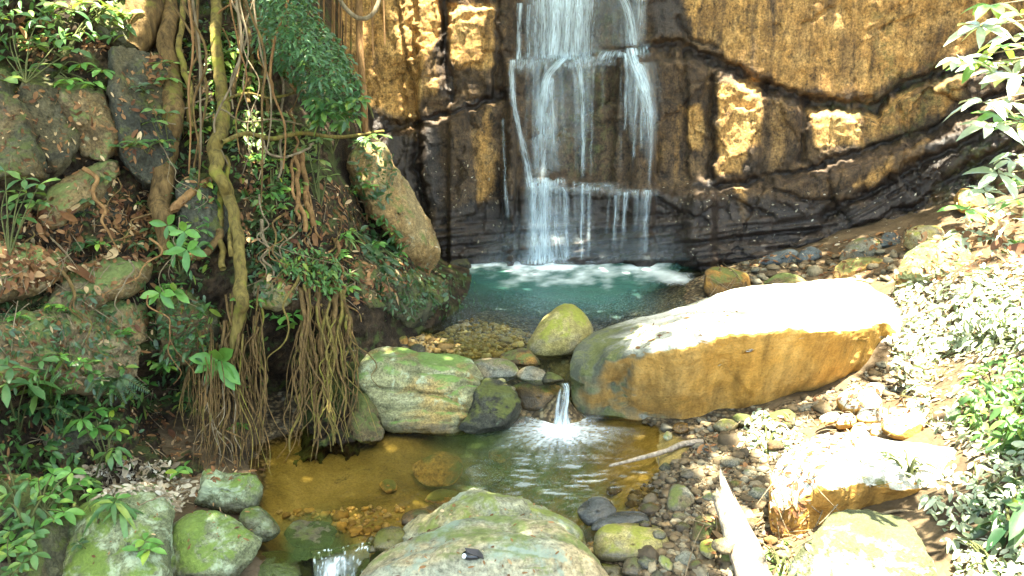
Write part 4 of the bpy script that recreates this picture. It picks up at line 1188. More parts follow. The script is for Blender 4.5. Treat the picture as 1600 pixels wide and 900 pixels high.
# right bank
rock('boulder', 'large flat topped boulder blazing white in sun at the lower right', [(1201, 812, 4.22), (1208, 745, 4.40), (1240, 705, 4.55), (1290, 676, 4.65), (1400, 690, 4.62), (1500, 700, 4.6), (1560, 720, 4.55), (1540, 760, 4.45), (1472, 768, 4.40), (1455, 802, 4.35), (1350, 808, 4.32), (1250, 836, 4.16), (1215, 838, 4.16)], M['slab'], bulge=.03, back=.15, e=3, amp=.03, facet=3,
     ctrl=[(1215, 792, 4.16), (1300, 766, 4.10), (1400, 750, 4.16), (1465, 752, 4.28), (1290, 800, 4.22), (1400, 780, 4.28), (1300, 715, 4.40), (1420, 715, 4.42)], n=260)
rock('boulder', 'mossy boulder with white sunlit rim at the bottom right', [(1240, 860), (1275, 828), (1330, 814), (1400, 820), (1455, 840), (1482, 890), (1490, 960), (1360, 1000), (1250, 960)], M['slabm'], base=.05, lean=.0017, bulge=.22, back=.4, amp=.04, facet=4, n=220)
CL = [('largest round white lit stone of the cluster below the great boulder', [(1308, 628), (1318, 608), (1345, 604), (1372, 618), (1376, 640), (1345, 648), (1318, 644)]),
      ('oval white lit stone at the back of the cluster', [(1349, 612), (1360, 600), (1382, 602), (1392, 615), (1378, 624), (1358, 622)]),
      ('angular white lit stone at front centre of the cluster', [(1338, 655), (1352, 638), (1378, 634), (1392, 646), (1380, 662), (1352, 664)]),
      ('small tan wedge stone at the left front of the cluster', [(1303, 668), (1316, 650), (1332, 646), (1338, 660), (1322, 670)]),
      ('big tilted stone with mossy right side at right front of the cluster', [(1378, 672), (1392, 645), (1430, 640), (1448, 660), (1440, 678), (1405, 688)]),
      ('brown sided stone at the right back of the cluster', [(1415, 640), (1424, 626), (1444, 625), (1450, 638), (1442, 650), (1424, 650)]),
      ('small white stone tucked between the front stones of the cluster', [(1356, 678), (1362, 664), (1378, 662), (1388, 672), (1380, 684)]),
      ('pale stone standing at the front of the cluster', [(1328, 690), (1334, 664), (1350, 662), (1360, 678), (1350, 692)]),
      ('low olive stone at left of the cluster', [(1276, 660), (1290, 648), (1312, 646), (1316, 656), (1296, 664)])]
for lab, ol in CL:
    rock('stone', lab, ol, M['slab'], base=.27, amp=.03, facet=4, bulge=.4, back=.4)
RB = [('olive boulder half in shade at the foot of the right cliff', [(1408, 376), (1425, 358), (1464, 354), (1485, 368), (1472, 388), (1430, 393)], 'olive', .72, 5),
      ('big mossy boulder under the sunlit leaves at right', [(1400, 432), (1410, 405), (1450, 380), (1500, 371), (1532, 395), (1528, 430), (1470, 446), (1420, 448)], 'moss', .70, 5),
      ('grey green upright stone left of the small dark stone at right', [(1311, 408), (1334, 378), (1370, 372), (1378, 395), (1350, 412)], 'grey', .50, 6),
      ('tan topped angular boulder behind the great boulder', [(1288, 437), (1310, 413), (1364, 402), (1387, 414), (1382, 428), (1330, 440)], 'tan', .46, 6),
      ('small dark square stone at the foot of the right cliff', [(1374, 384), (1384, 365), (1404, 367), (1406, 384), (1390, 390)], 'blue', .55, 6),
      ('dark slate slab lying at the cliff foot', [(1184, 412), (1210, 396), (1238, 390), (1252, 404), (1230, 416)], 'blue', .38, 6),
      ('dark pointed stone right of the slate slab', [(1244, 408), (1258, 388), (1278, 386), (1284, 402), (1264, 412)], 'blue', .42, 6),
      ('low brown stone behind the boulder near pool', [(1195, 446), (1216, 428), (1250, 432), (1262, 446)], 'brown', .40, 4),
      ('orange brown stone under the mossy boulder at right', [(1398, 446), (1412, 434), (1440, 438), (1446, 448), (1424, 452)], 'tan', .62, 4),
      ('small white stone on the far rim of the great boulder', [(1128, 462), (1136, 454), (1150, 456), (1152, 466), (1138, 470)], 'pale', .36, 0),
      ('orange block of rock high at the right cliff foot', [(1490, 318), (1500, 296), (1530, 300), (1540, 326), (1510, 334)], 'tan', .95, 5),
      ('dark wet rock at the right shore of the teal pool', [(1090, 442), (1110, 420), (1160, 425), (1175, 448), (1130, 468), (1100, 462)], 'brownw', .25, 6),
      ('dark wet ledge rock jutting into the pool under the right fall', [(935, 400), (945, 388), (985, 384), (1012, 392), (1015, 404), (970, 410)], 'slate', .22, 6),
      ('small dark rock at left rim of pool with foam', [(700, 420), (706, 408), (728, 404), (738, 412), (730, 424)], 'slate', .22, 6),
      ('green stained square stone in the sunlit litter behind the stone cluster', [(1390, 592), (1396, 568), (1424, 572), (1432, 586), (1420, 600)], 'mossdark', .42, 6),
      ('flat tan shard lying behind the stone cluster', [(1438, 618), (1452, 610), (1476, 614), (1474, 622), (1450, 624)], 'tan', .45, 4),
      ('olive stone in the shade under the great boulder', [(1190, 670), (1205, 648), (1235, 642), (1250, 655), (1235, 672)], 'mossdark', .14, 4),
      ('flat olive stone left of small white leaved plant', [(1112, 668), (1130, 656), (1152, 660), (1150, 672), (1128, 678)], 'olive', .08, 4),
      ('small mossy stone touching the belly of the great boulder', [(1142, 660), (1150, 648), (1172, 650), (1178, 660), (1160, 668)], 'mossdark', .10, 4)]
for lab, ol, m_, b_, fc in RB:
    rock('stone' if 'boulder' not in lab.split(' ')[1:3] else 'boulder', lab, ol, M[m_], base=b_, amp=.04, facet=fc, bulge=.35, back=.35)
FS = [('blue grey rounded stone topmost of three beside the foreground slab', [(902, 802), (911, 784), (944, 780), (966, 796), (958, 813), (920, 822)], 'blue', .0),
      ('long blue grey stone wedged behind the yellow green stone', [(924, 824), (948, 807), (1000, 801), (1014, 815), (990, 828), (938, 832)], 'blue', .02),
      ('long yellow green stone right of the foreground slab', [(927, 852), (940, 828), (985, 821), (1035, 828), (1056, 850), (1046, 874), (990, 879), (936, 874)], 'olive', .0),
      ('round ball shaped stone left of the broken log', [(1093, 858), (1097, 846), (1108, 842), (1119, 848), (1122, 860), (1114, 872), (1101, 871)], 'olive', .18),
      ('split grey green stone upright on the gravel', [(1042, 792), (1048, 764), (1064, 758), (1082, 764), (1086, 784), (1070, 800), (1052, 802)], 'grey', .08),
      ('rounded grey stone at bottom edge below the yellow green stone', [(932, 905), (938, 884), (956, 878), (972, 888), (974, 908), (955, 915)], 'olive', .0),
      ('pale angular stone below the yellow green stone', [(972, 896), (976, 876), (992, 870), (1004, 880), (1002, 900)], 'grey', .05),
      ('small round grey stone on the gravel at bottom edge', [(1012, 912), (1018, 894), (1034, 890), (1048, 898), (1050, 915)], 'grey', .05),
      ('small grey stone left of the rounded bottom stone', [(918, 895), (924, 884), (936, 882), (942, 892), (932, 902)], 'grey', .0),
      ('long tan pebble leaning at the right end of yellow green stone', [(1028, 876), (1034, 868), (1050, 878), (1052, 890), (1040, 890)], 'pale', .1),
      ('large olive stone half buried left of the broken log', [(1078, 840), (1086, 812), (1110, 806), (1128, 818), (1128, 838), (1104, 846)], 'mossdark', .15),
      ('black pebble in the shallows under the bleached stick', [(1028, 730), (1036, 722), (1048, 728), (1052, 738), (1040, 742)], 'slate', .0),
      ('tan pebble in the shade right of the cascade splash', [(1036, 684), (1042, 674), (1050, 678), (1048, 690)], 'pale', .04),
      ('brown stone in the shade near the bleached stick', [(1050, 668), (1062, 660), (1078, 664), (1076, 674), (1060, 678)], 'brownw', .05),
      ('grey stone half out of water right of the bleached stick', [(1096, 704), (1104, 694), (1120, 696), (1126, 706), (1112, 712)], 'grey', .08),
      ('broad sunken tan stone under the clear amber water', [(642, 735), (655, 715), (690, 708), (718, 718), (722, 738), (705, 758), (665, 758)], 'tan', -.14),
      ('sunken olive stone beside the broad tan sunken stone', [(722, 745), (740, 728), (775, 732), (790, 745), (770, 758), (735, 760)], 'olive', -.2),
      ('long sunken brown stone behind the pale ridge', [(662, 782), (680, 768), (715, 768), (730, 780), (700, 788)], 'tan', -.12),
      ('brown stone breaking the surface at left of the pale ridge', [(622, 812), (640, 800), (668, 796), (680, 804), (655, 818), (632, 822)], 'brownw', -.02),
      ('sunken yellow stone below the cascade splash', [(760, 712), (772, 700), (792, 702), (798, 714), (780, 724)], 'tan', -.2),
      ('sunken round stone in the middle of amber shallows', [(592, 760), (600, 750), (616, 752), (620, 764), (606, 772)], 'tan', -.13)]
for lab, ol, m_, b_ in FS:
    rock('stone', lab, ol, M[m_], base=b_, amp=.025, facet=4, bulge=.35 if b_ > -.1 else .2, back=.35)

# ------------------------------------------------------------------ finding surfaces to place things on
bpy.context.view_layer.update()
DG = bpy.context.evaluated_depsgraph_get()

def refresh():
    global DG
    bpy.context.view_layer.update()
    DG = bpy.context.evaluated_depsgraph_get()

def shoot(o, d, skip=('water', 'fall', 'cascade', 'strand', 'splash')):
    o, d = Vector(o), Vector(d).normalized()
    for _ in range(6):
        ok, loc, nor, _i, ob, _m = sc.ray_cast(DG, o, d)
        if not ok:
            return None
        if any(k in ob.name for k in skip):
            o = loc + d * 0.003
            continue
        return A(loc), A(nor), ob.name
    return None

def hit(px, py):
    r = shoot((0, 0, CAMZ), Vector([float(v) for v in ray(px, py)]))
    if r is None:
        return gz(px, py, 0.0), A([0, -.5, .8]), ''
    return r

def scatter(polys, n, jit=0):
    out = []
    polys = [A(p, float) for p in polys]
    ar = A([np.ptp(p[:, 0]) * np.ptp(p[:, 1]) for p in polys])
    for p, k in zip(polys, (ar / ar.sum() * n).astype(int) + 1):
        c = 0
        while c < k:
            x, y = rng.uniform(p[:, 0].min(), p[:, 0].max()), rng.uniform(p[:, 1].min(), p[:, 1].max())
            if inpoly(x, y, p):
                out.append((x, y))
                c += 1
    return out

# ------------------------------------------------------------------ plant materials
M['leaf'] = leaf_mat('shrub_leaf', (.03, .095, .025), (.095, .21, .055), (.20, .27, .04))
M['leafb'] = leaf_mat('bright_leaf', (.06, .19, .035), (.14, .32, .06), (.27, .36, .04))
M['leafd'] = leaf_mat('dark_leaf', (.018, .055, .022), (.05, .115, .045), (.09, .14, .05), rough=.35)
M['leafm'] = leaf_mat('dense_shrub_leaf', (.03, .10, .035), (.09, .21, .085), (.14, .24, .06), rough=.35)
M['leafsun'] = leaf_mat('sun_whitened_leaf', (.19, .24, .14), (.40, .46, .30), (.50, .50, .38), rough=.3, transl=.15)  # leaf colour whitened to stand in for full sun
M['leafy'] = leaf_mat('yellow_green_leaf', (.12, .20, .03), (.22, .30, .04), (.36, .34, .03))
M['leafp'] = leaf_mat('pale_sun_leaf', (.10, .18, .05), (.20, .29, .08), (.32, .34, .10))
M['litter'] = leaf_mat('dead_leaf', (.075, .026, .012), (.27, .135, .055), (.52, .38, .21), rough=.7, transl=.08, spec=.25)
M['litterp'] = leaf_mat('pale_sunlit_dead_leaf', (.16, .11, .065), (.46, .40, .29), (.60, .56, .46), rough=.7, transl=.10, spec=.25)  # pale dead leaves, whitened to look sunlit on the right bank
M['stem'] = bark_mat('green_stem', (.05, .06, .02), (.14, .15, .05))
M['bark'] = bark_mat('root_bark', (.035, .021, .008), (.22, .135, .05), moss=(.16, .14, .03), moss_amt=.32)
M['barkm'] = bark_mat('mossy_vine_bark', (.06, .044, .014), (.25, .185, .05), moss=(.20, .19, .03), moss_amt=.42)
M['barko'] = bark_mat('orange_root_bark', (.11, .05, .018), (.34, .19, .075), moss=(.14, .14, .03), moss_amt=.2)
M['barkg'] = bark_mat('pale_root_bark', (.10, .07, .04), (.32, .25, .15))
M['wood'] = bark_mat('bleached_wood', (.16, .12, .08), (.52, .44, .34), scale=14)

UPV = A([0, 0, 1.0])
def fan(tip, n, L, asp=.45, tilt=(-.15, .35), droop=.35, toward=.25, spread=6.28, a0=None, shape='obov', jit=.25, face=False):
    """a whorl of leaves round a stem tip"""
    a0 = rng.uniform(0, 6.28) if a0 is None else a0
    th = a0 + np.linspace(0, spread, n, endpoint=False) + rng.normal(0, jit, n)
    el = rng.uniform(*tilt, n)
    D = np.stack([np.cos(th) * np.cos(el), np.sin(th) * np.cos(el), np.sin(el)], -1)
    U = np.tile(A([0, -toward, 1.0]), (n, 1)) + rng.normal(0, .18, (n, 3))
    if face:
        D = np.stack([np.cos(th), np.full(n, -.35) + rng.normal(0, .15, n), .8 * np.sin(th)], -1)
        U = np.tile(A([0, -1.0, .55]), (n, 1)) + rng.normal(0, .12, (n, 3))
    l = L * rng.uniform(.72, 1.12, n)
    return np.tile(tip, (n, 1)) + D * .006, D, U, l, l * asp, rng.uniform(.4, 1.3, n) * droop

def fans(tips, n, L, shape='obov', **k):
    Bs = [fan(t, n if np.isscalar(n) else int(rng.integers(n[0], n[1] + 1)), L * rng.uniform(.85, 1.15), shape=shape, **k) for t in tips]
    cc = [np.concatenate([b[i] for b in Bs]) for i in range(6)]
    V, F = leaves(cc[0], cc[1], cc[2], cc[3], cc[4], cc[5], shape=shape)
    return V, F, leafrnd(len(cc[0]))

def plant(label, base, tips, n=5, L=.11, mat='leaf', name='leafy_plant', cat='plant', out=.10, asp=.45, shape='obov', stem=.004, stemmat='stem', group=None, droop=.35, bulgeY=.0, **k):
    b, nn, _ = hit(*base)
    T = []
    for t in tips:
        if len(t) == 3:
            T.append(pt(*t))
        else:
            h, hn, _ = hit(*t)
            Y = min(h[1], b[1] + .35) - out * rng.uniform(.5, 1.4)
            T.append(pt(t[0], t[1], Y))
    root = empty(name, b, label, cat, group)
    st = []
    for t in T:
        mid = (b * .45 + t * .55) + A([0, -.03, .03]) + rng.normal(0, .012, 3)
        st.append(tube([b, mid, t], [stem * 1.3, stem, stem * .7], 6, n=10))
    V, F = join(st)
    solid('stem', V, F, M[stemmat], parent=root)
    V, F, r = fans(T, n, L, shape=shape, asp=asp, droop=droop, **k)
    solid('foliage', V, F, M[mat], parent=root, attrs={'rnd': r})
    return root

PL = [
    ('single low plant with six broad bright leaves before the hanging roots', (345, 605), [(342, 563)], 7, .20, 'leafb', dict(asp=.44, shape='oval', out=.42, face=True, droop=.15, stem=.006)),
    ('bright green sprig growing over the rock beside the thick vine', (275, 412), [(262, 352), (288, 362), (272, 395), (292, 390)], 4, .11, 'leafb', dict(face=True, out=.2, droop=.2, shape='oval')),
    ('bright seedling on the ledge under the root gripped rock', (262, 492), [(250, 458), (272, 455)], 5, .115, 'leafb', dict(face=True, out=.2, droop=.2, shape='oval')),
    ('big spreading shrub with many leaves at the upper left corner', (40, 130), [(20, 25), (55, 72), (95, 62), (35, 112), (80, 100), (10, 90), (60, 30), (15, 60), (115, 78), (5, 125)], (4, 6), .125, 'leaf', {}),
    ('green leaf fan drooping in front of the mossy brown rock', (95, 112), [(118, 132), (145, 130), (160, 110), (128, 100), (105, 125)], 5, .12, 'leafb', dict(droop=.6)),
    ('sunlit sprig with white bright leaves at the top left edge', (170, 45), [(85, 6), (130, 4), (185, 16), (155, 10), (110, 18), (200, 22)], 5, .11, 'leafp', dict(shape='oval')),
    ('thin sprig of paired leaves above the charcoal rock face', (300, 120), [(283, 62), (268, 98), (300, 68), (252, 98), (278, 112)], 3, .10, 'leaf', {}),
    ('sprig with two white lit leaves hanging before the charcoal rock', (268, 250), [(190, 230), (238, 190), (255, 222), (212, 222), (262, 176), (240, 172)], 4, .10, 'leaf', {}),
    ('small plant with rounded leaves between brown trunk and vine', (318, 225), [(302, 206), (322, 200), (310, 170), (318, 186)], 4, .09, 'leafb', dict(shape='oval', droop=.6)),
    ('sunlit yellow green plant growing right behind the thick vine', (392, 150), [(362, 82), (375, 118), (395, 128), (365, 105), (402, 96), (380, 140)], 5, .12, 'leafy', dict(shape='oval')),
    ('leafy tuft sitting at the joint of the mossy branch', (410, 212), [(400, 185), (420, 190), (392, 200), (435, 200), (412, 175), (430, 178)], 5, .10, 'leafp', dict(shape='oval')),
    ('lanky plant with whorls of long pale leaves under the mossy branch', (500, 330), [(468, 232), (500, 265), (512, 276), (498, 250), (480, 228), (500, 218), (470, 285)], 5, .115, 'leafp', dict(asp=.3)),
    ('leaf cluster at the tip of the mossy branch by the ochre cliff', (555, 235), [(572, 214), (590, 210), (560, 222)], 4, .12, 'leaf', dict(asp=.36)),
    ('sprawling sprig with grey green leaves at the left edge', (15, 400), [(8, 268), (38, 280), (62, 288), (25, 318), (42, 302), (22, 372), (55, 318), (8, 300), (28, 340)], 4, .105, 'leaf', {}),
    ('tall thin plant with drooping leaves at the left edge below the overhang', (30, 680), [(18, 575), (40, 600), (10, 600), (60, 612)], 4, .15, 'leaf', dict(asp=.36, droop=.6)),
    ('small dark shrub under the overhang left of the fern', (95, 680), [(62, 640), (88, 650), (115, 638), (75, 622), (100, 625)], 5, .10, 'leafd', {}),
    ('yellow green sapling in the dark hollow below the fern', (172, 730), [(148, 642), (176, 640), (182, 672), (150, 668), (128, 655)], 5, .095, 'leafb', dict(droop=.6)),
    ('drooping dull green seedling at the edge of the leaf litter', (150, 745), [(172, 708), (180, 700)], 5, .09, 'leaf', dict(droop=.9)),
    ('bushy small leaved plant hanging over the mossy boulder at left', (70, 800), [(60, 752), (82, 742), (112, 738), (98, 762), (125, 752), (90, 786), (75, 775), (100, 800), (85, 812)], (5, 7), .085, 'leafb', dict(shape='oval')),
    ('leafy plant at the bottom left corner of the photo', (25, 905), [(15, 830), (42, 842), (55, 832), (12, 866), (35, 880), (52, 866), (20, 895)], 5, .085, 'leaf', dict(shape='oval')),
    ('strap leaved plant drooping over the top of the mossy boulder', (175, 785), [(160, 782), (178, 786), (190, 798)], 7, .14, 'leaf', dict(asp=.24, droop=1.0, shape='lance')),
    ('tiny seedling in front of the left root curtain', (375, 672), [(364, 668), (378, 664)], 5, .06, 'leafb', dict(shape='lance')),
    ('small dark leaved plant in the hollow between the root curtains', (450, 520), [(438, 497), (458, 492), (450, 508)], 4, .09, 'leafb', {}),
    ('trailing vine of small leaves left of the root curtain', (290, 590), [(284, 612), (292, 622), (300, 640), (282, 632), (290, 600)], 3, .055, 'leaf', dict(shape='oval')),
    ('small bright plant at the foot of the thick vine', (390, 500), [(382, 478), (398, 470), (372, 466)], 5, .06, 'leafb', dict(shape='oval')),
    ('tiny sprout beside the leaf litter at lower left', (282, 745), [(278, 738), (288, 730)], 4, .07, 'leafb', dict(shape='oval')),
    ('rosette of thin leaves on the slope above the right root curtain', (548, 395), [(540, 372), (556, 378), (548, 362)], 7, .11, 'leafp', dict(asp=.2, shape='lance', droop=.9)),
    ('dark plant with rounded blue green leaves on charcoal rock top', (225, 145), [(215, 135), (228, 142), (238, 132)], 4, .07, 'leafd', dict(shape='oval')),
    ('tiny blue green plant left of the brown trunk foot', (235, 300), [(268, 295), (262, 303)], 5, .06, 'leafd', dict(shape='oval')),
    ('long leaved plant by a leaning stem below the mossy branch', (440, 290), [(432, 250), (448, 262), (425, 275)], 4, .10, 'leafy', dict(asp=.3)),
    ('small shrub of light leaves left of the ochre pillar top', (520, 240), [(510, 205), (530, 200), (545, 190), (500, 215)], 4, .09, 'leaf', {}),
]
for lab, b, tips, n, L, m_, kw in PL:
    plant(lab, b, tips, n, L, m_, **kw)

# seedlings in the litter and creepers round the trunks
SEED = scatter([[(20, 300), (330, 300), (330, 480), (20, 460)], [(20, 470), (330, 470), (330, 740), (20, 740)], [(380, 230), (540, 280), (660, 400), (560, 480), (380, 440)], [(220, 20), (440, 20), (440, 240), (220, 240)], [(0, 780), (250, 760), (250, 880), (0, 890)]], 62)
for x, y in SEED:
    k = int(rng.integers(1, 4))
    plant('small green seedling sprouting from leaf litter on the left bank', (x, y), [(x + rng.normal(0, 11), y - rng.uniform(8, 30)) for _ in range(k)], (4, 6), rng.uniform(.06, .095), ['leaf', 'leafb', 'leafb', 'leafd'][int(rng.integers(0, 4))], name='seedling', cat='seedling', out=.05, shape='oval', stem=.0025, group='seedlings on the left bank')

def shrub(label, poly, n, L, mat, thick=.35, Y=None, base=None, cat='shrub', asp=.42, stems=8, name='dense_shrub', droop=.5, shape='oval', group=None, lift=.12):
    """a leafy mass: leaves filling a lens of real depth in front of the bank"""
    p = A(poly, float)
    B, D, U = [], [], []
    base = base or (p[:, 0].mean(), p[:, 1].max())
    bb = hit(*base)[0]
    ends = []
    for x, y in scatter([p], n):
        h = hit(x, y)[0][1] if Y is None else Y
        edge = sstep(-float(polydist(x, y, poly)), -2, 45)
        q = pt(x, y, h - lift - thick * edge * rng.uniform(0, 1) ** .6)
        B.append(q)
        if len(ends) < stems:
            ends.append(q)
    B = A(B)
    n = len(B)
    D = np.stack([rng.normal(0, .75, n), rng.normal(-.45, .5, n), rng.normal(-.05, .3, n)], -1)
    U = np.tile(A([0, -.35, 1.0]), (n, 1)) + rng.normal(0, .3, (n, 3))
    l = L * rng.uniform(.6, 1.25, n)
    V, F = leaves(B, D, U, l, l * asp, droop * rng.uniform(.2, 1.2, n), shape=shape)
    root = empty(name, bb, label, cat, group)
    V2, F2 = join([tube([bb, (bb + e) / 2 + A([0, 0.02, .05]), e], [.009, .006, .003], 5, n=8) for e in ends])
    solid('stem', V2, F2, M['stem'], parent=root)
    solid('foliage', V, F, M[mat], parent=root, attrs={'rnd': leafrnd(n)})
    return root

shrub('dense dark green shrub of tiny leaves before the ochre cliff at upper left', [(385, -60), (470, -60), (498, 28), (530, 62), (552, 98), (568, 138), (556, 158), (524, 176), (482, 160), (448, 120), (400, 80)], 3600, .050, 'leafm', thick=.7, Y=7.3, base=(440, 120), stems=14)
shrub('loose spray of leaves hanging below the dense dark shrub', [(480, 150), (540, 160), (566, 148), (562, 190), (520, 200), (488, 190)], 130, .09, 'leaf', thick=.3, Y=6.9, base=(500, 160))
shrub('low creeping plant with dark glossy leaves above the orange fallen leaf', [(555, 362), (590, 356), (612, 380), (622, 405), (600, 420), (570, 402)], 130, .10, 'leafd', thick=.15, base=(585, 400), lift=.03)
shrub('small leaved creeper covering the slope right of the thick vine', [(385, 350), (440, 340), (470, 380), (455, 430), (400, 425), (385, 390)], 200, .05, 'leafd', thick=.10, lift=.02, base=(420, 390))
shrub('patch of small leaves over the top of the right root curtain', [(440, 395), (500, 380), (540, 420), (520, 460), (470, 440), (440, 430)], 260, .05, 'leaf', thick=.12, lift=.14, base=(490, 420))
shrub('light green ground plant at foot of the ochre pillar', [(560, 330), (600, 335), (640, 385), (630, 410), (590, 375)], 70, .07, 'leaf', thick=.10, lift=.02, base=(600, 370))
shrub('sunlit thicket of small leaves right of the great boulder', [(1488, 485), (1498, 440), (1530, 425), (1600, 440), (1660, 460), (1660, 545), (1560, 548), (1480, 535)], 700, .075, 'leafsun', thick=.35, lift=.05, base=(1540, 540), stems=14, cat='thicket')
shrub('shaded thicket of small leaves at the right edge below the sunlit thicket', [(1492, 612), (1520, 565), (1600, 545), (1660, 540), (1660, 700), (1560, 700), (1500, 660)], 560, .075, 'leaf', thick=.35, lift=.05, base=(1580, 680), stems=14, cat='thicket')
shrub('small bushy plant with white lit leaves under the great boulder', [(1150, 690), (1172, 645), (1188, 632), (1206, 652), (1225, 668), (1258, 665), (1250, 700), (1200, 712)], 190, .055, 'leafsun', thick=.15, lift=.03, base=(1200, 710))
shrub('sprigs of small leaves growing on the flat topped sunlit boulder', [(1330, 712), (1400, 696), (1480, 700), (1500, 735), (1440, 752), (1390, 745)], 60, .05, 'leafsun', thick=.10, lift=.02, base=(1420, 745))
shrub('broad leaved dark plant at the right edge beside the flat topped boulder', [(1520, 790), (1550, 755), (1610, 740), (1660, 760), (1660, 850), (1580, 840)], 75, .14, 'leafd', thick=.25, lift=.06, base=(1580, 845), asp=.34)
shrub('low weeds in white sunlight at the bottom right corner', [(1480, 830), (1560, 850), (1660, 850), (1660, 930), (1500, 930)], 170, .07, 'leafsun', thick=.15, lift=.03, base=(1560, 910))
shrub('weeds in white sunlight filling the gap right of the flat topped boulder', [(1440, 775), (1490, 735), (1560, 690), (1650, 700), (1650, 770), (1540, 810), (1470, 830)], 260, .06, 'leafsun', thick=.15, lift=.03, base=(1530, 800))
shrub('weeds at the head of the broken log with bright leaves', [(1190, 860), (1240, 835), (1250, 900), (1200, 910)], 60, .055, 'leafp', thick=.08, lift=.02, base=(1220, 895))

for lab, p_, n_, L_, m_ in [
    ('creeper with bright leaves climbing the upper part of the mossy vine', [(325, 40), (375, 40), (420, 110), (410, 160), (330, 150)], 120, .07, 'leafb'),
    ('creeper of pale leaves wrapped round the mossy branch joint', [(360, 170), (470, 180), (520, 215), (480, 250), (400, 240), (350, 220)], 150, .07, 'leafp'),
    ('leafy creeper hanging at the right of the thick vine', [(390, 240), (450, 230), (460, 330), (400, 340)], 110, .06, 'leaf'),
    ('dark ivy on the slope left of the root masses', [(250, 480), (330, 470), (345, 600), (300, 640), (250, 600)], 190, .055, 'leafd'),
    ('ivy spilling over the edge of the wide brown overhang', [(20, 580), (240, 585), (250, 630), (120, 660), (20, 640)], 110, .055, 'leaf'),
    ('low leafy growth in shade at the left edge above the corner plant', [(-20, 690), (90, 690), (110, 800), (-20, 830)], 70, .07, 'leaf'),
    ('mixed greenery along the top of the left bank', [(-20, -20), (240, -20), (200, 60), (90, 60), (-20, 90)], 240, .08, 'leaf'),
    ('loose greenery around the brown trunk foot', [(230, 330), (330, 340), (330, 430), (240, 430)], 110, .06, 'leaf')]:
    shrub(lab, p_, n_, L_, m_, thick=.14, lift=.04, name='creeper', cat='creeper', stems=6)

# the hanging fern under the overhang
def fern(label, base, ends, L, mat='leafd'):
    b = hit(*base)[0]
    root = empty('fern', b, label, 'fern')
    st, BB, DD, UU, LL = [], [], [], [], []
    for e in ends:
        h = hit(*e)[0]
        t = pt(e[0], e[1], min(h[1], b[1] + .1) - .18)
        c = catmull([b, b * .5 + t * .5 + A([0, -.06, .06]), t], 22)
        st.append(tube(c, .0025, 5, n=22))
        for k in range(2, 22):
            T = c[min(k + 1, 21)] - c[k - 1]
            T = T / np.linalg.norm(T)
            s = np.cross(T, A([0, -.7, .7]))
            for sg in (-1, 1):
                BB.append(c[k]); DD.append(s * sg + T * .35); UU.append(A([0, -.8, .6])); LL.append(L * (1 - abs(k - 8) / 18))
    V, F = join(st)
    solid('stem', V, F, M['stem'], parent=root)
    LL = A(LL)
    V, F = leaves(BB, DD, UU, LL, LL * .3, .2, shape='lance')
    solid('frond', V, F, M[mat], parent=root, attrs={'rnd': leafrnd(len(BB))})
fern('grey green fern hanging under the wide brown overhang', (185, 590), [(150, 625), (172, 632), (195, 630), (215, 622), (232, 612), (135, 612)], .05)
fern('spiky fern with long thin fronds at left below the overhang', (85, 640), [(60, 590), (75, 575), (95, 580), (120, 600), (50, 610), (110, 650)], .045, 'leaf')

# overhanging sapling at the right edge
RT = [(1595, 22), (1562, 30), (1532, 42), (1548, 8), (1582, 58), (1602, 92), (1566, 72), (1560, 112), (1500, 92), (1524, 100), (1548, 98), (1590, 118), (1562, 182), (1536, 160), (1578, 160), (1592, 192), (1548, 196), (1582, 252), (1602, 282), (1560, 272), (1540, 300), (1512, 328), (1506, 360), (1570, 340), (1592, 312), (1562, 372), (1590, 242), (1592, 380), (1640, 60), (1650, 200), (1640, 320), (1545, 330), (1690, 20), (1720, 110), (1680, 160), (1760, 60), (1700, 250), (1780, 180), (1740, 320), (1680, 400), (1820, 260), (1800, 90), (1850, 180), (1760, 400), (1700, 470), (1840, 360)]
rb = gz(1850, 760, .75)
sap = empty('overhanging_sapling', rb, 'sunlit sapling reaching in from the right edge with white bright leaves', 'sapling')
c1 = catmull([rb, rb + [-.10, .05, .9], rb + [-.12, .1, 1.7], rb + [-.2, .1, 2.6]], 40)
V, F = tube(c1, np.linspace(.03, .012, 40), 8, n=40)
solid('trunk', V, F, M['barkg'], parent=sap)
tips = [pt(x, y, 3.75 + rng.uniform(-.3, .3)) for x, y in RT]
st = []
for t in tips:
    k = int(np.argmin(np.abs(c1[:, 2] - (t[2] - .05))))
    s_ = c1[k]
    st.append(tube([s_, s_ * .55 + t * .45 + A([0, 0, .10]), t], [.008, .005, .0025], 6, n=14))
V, F = join(st)
solid('branch', V, F, M['barkg'], parent=sap)
for part, mm in ((tips[0::3], 'leafb'), (tips[1::3] + tips[2::3], 'leafsun')):
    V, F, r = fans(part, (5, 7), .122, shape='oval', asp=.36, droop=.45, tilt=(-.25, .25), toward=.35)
    solid('foliage', V, F, M[mm], parent=sap, attrs={'rnd': r})

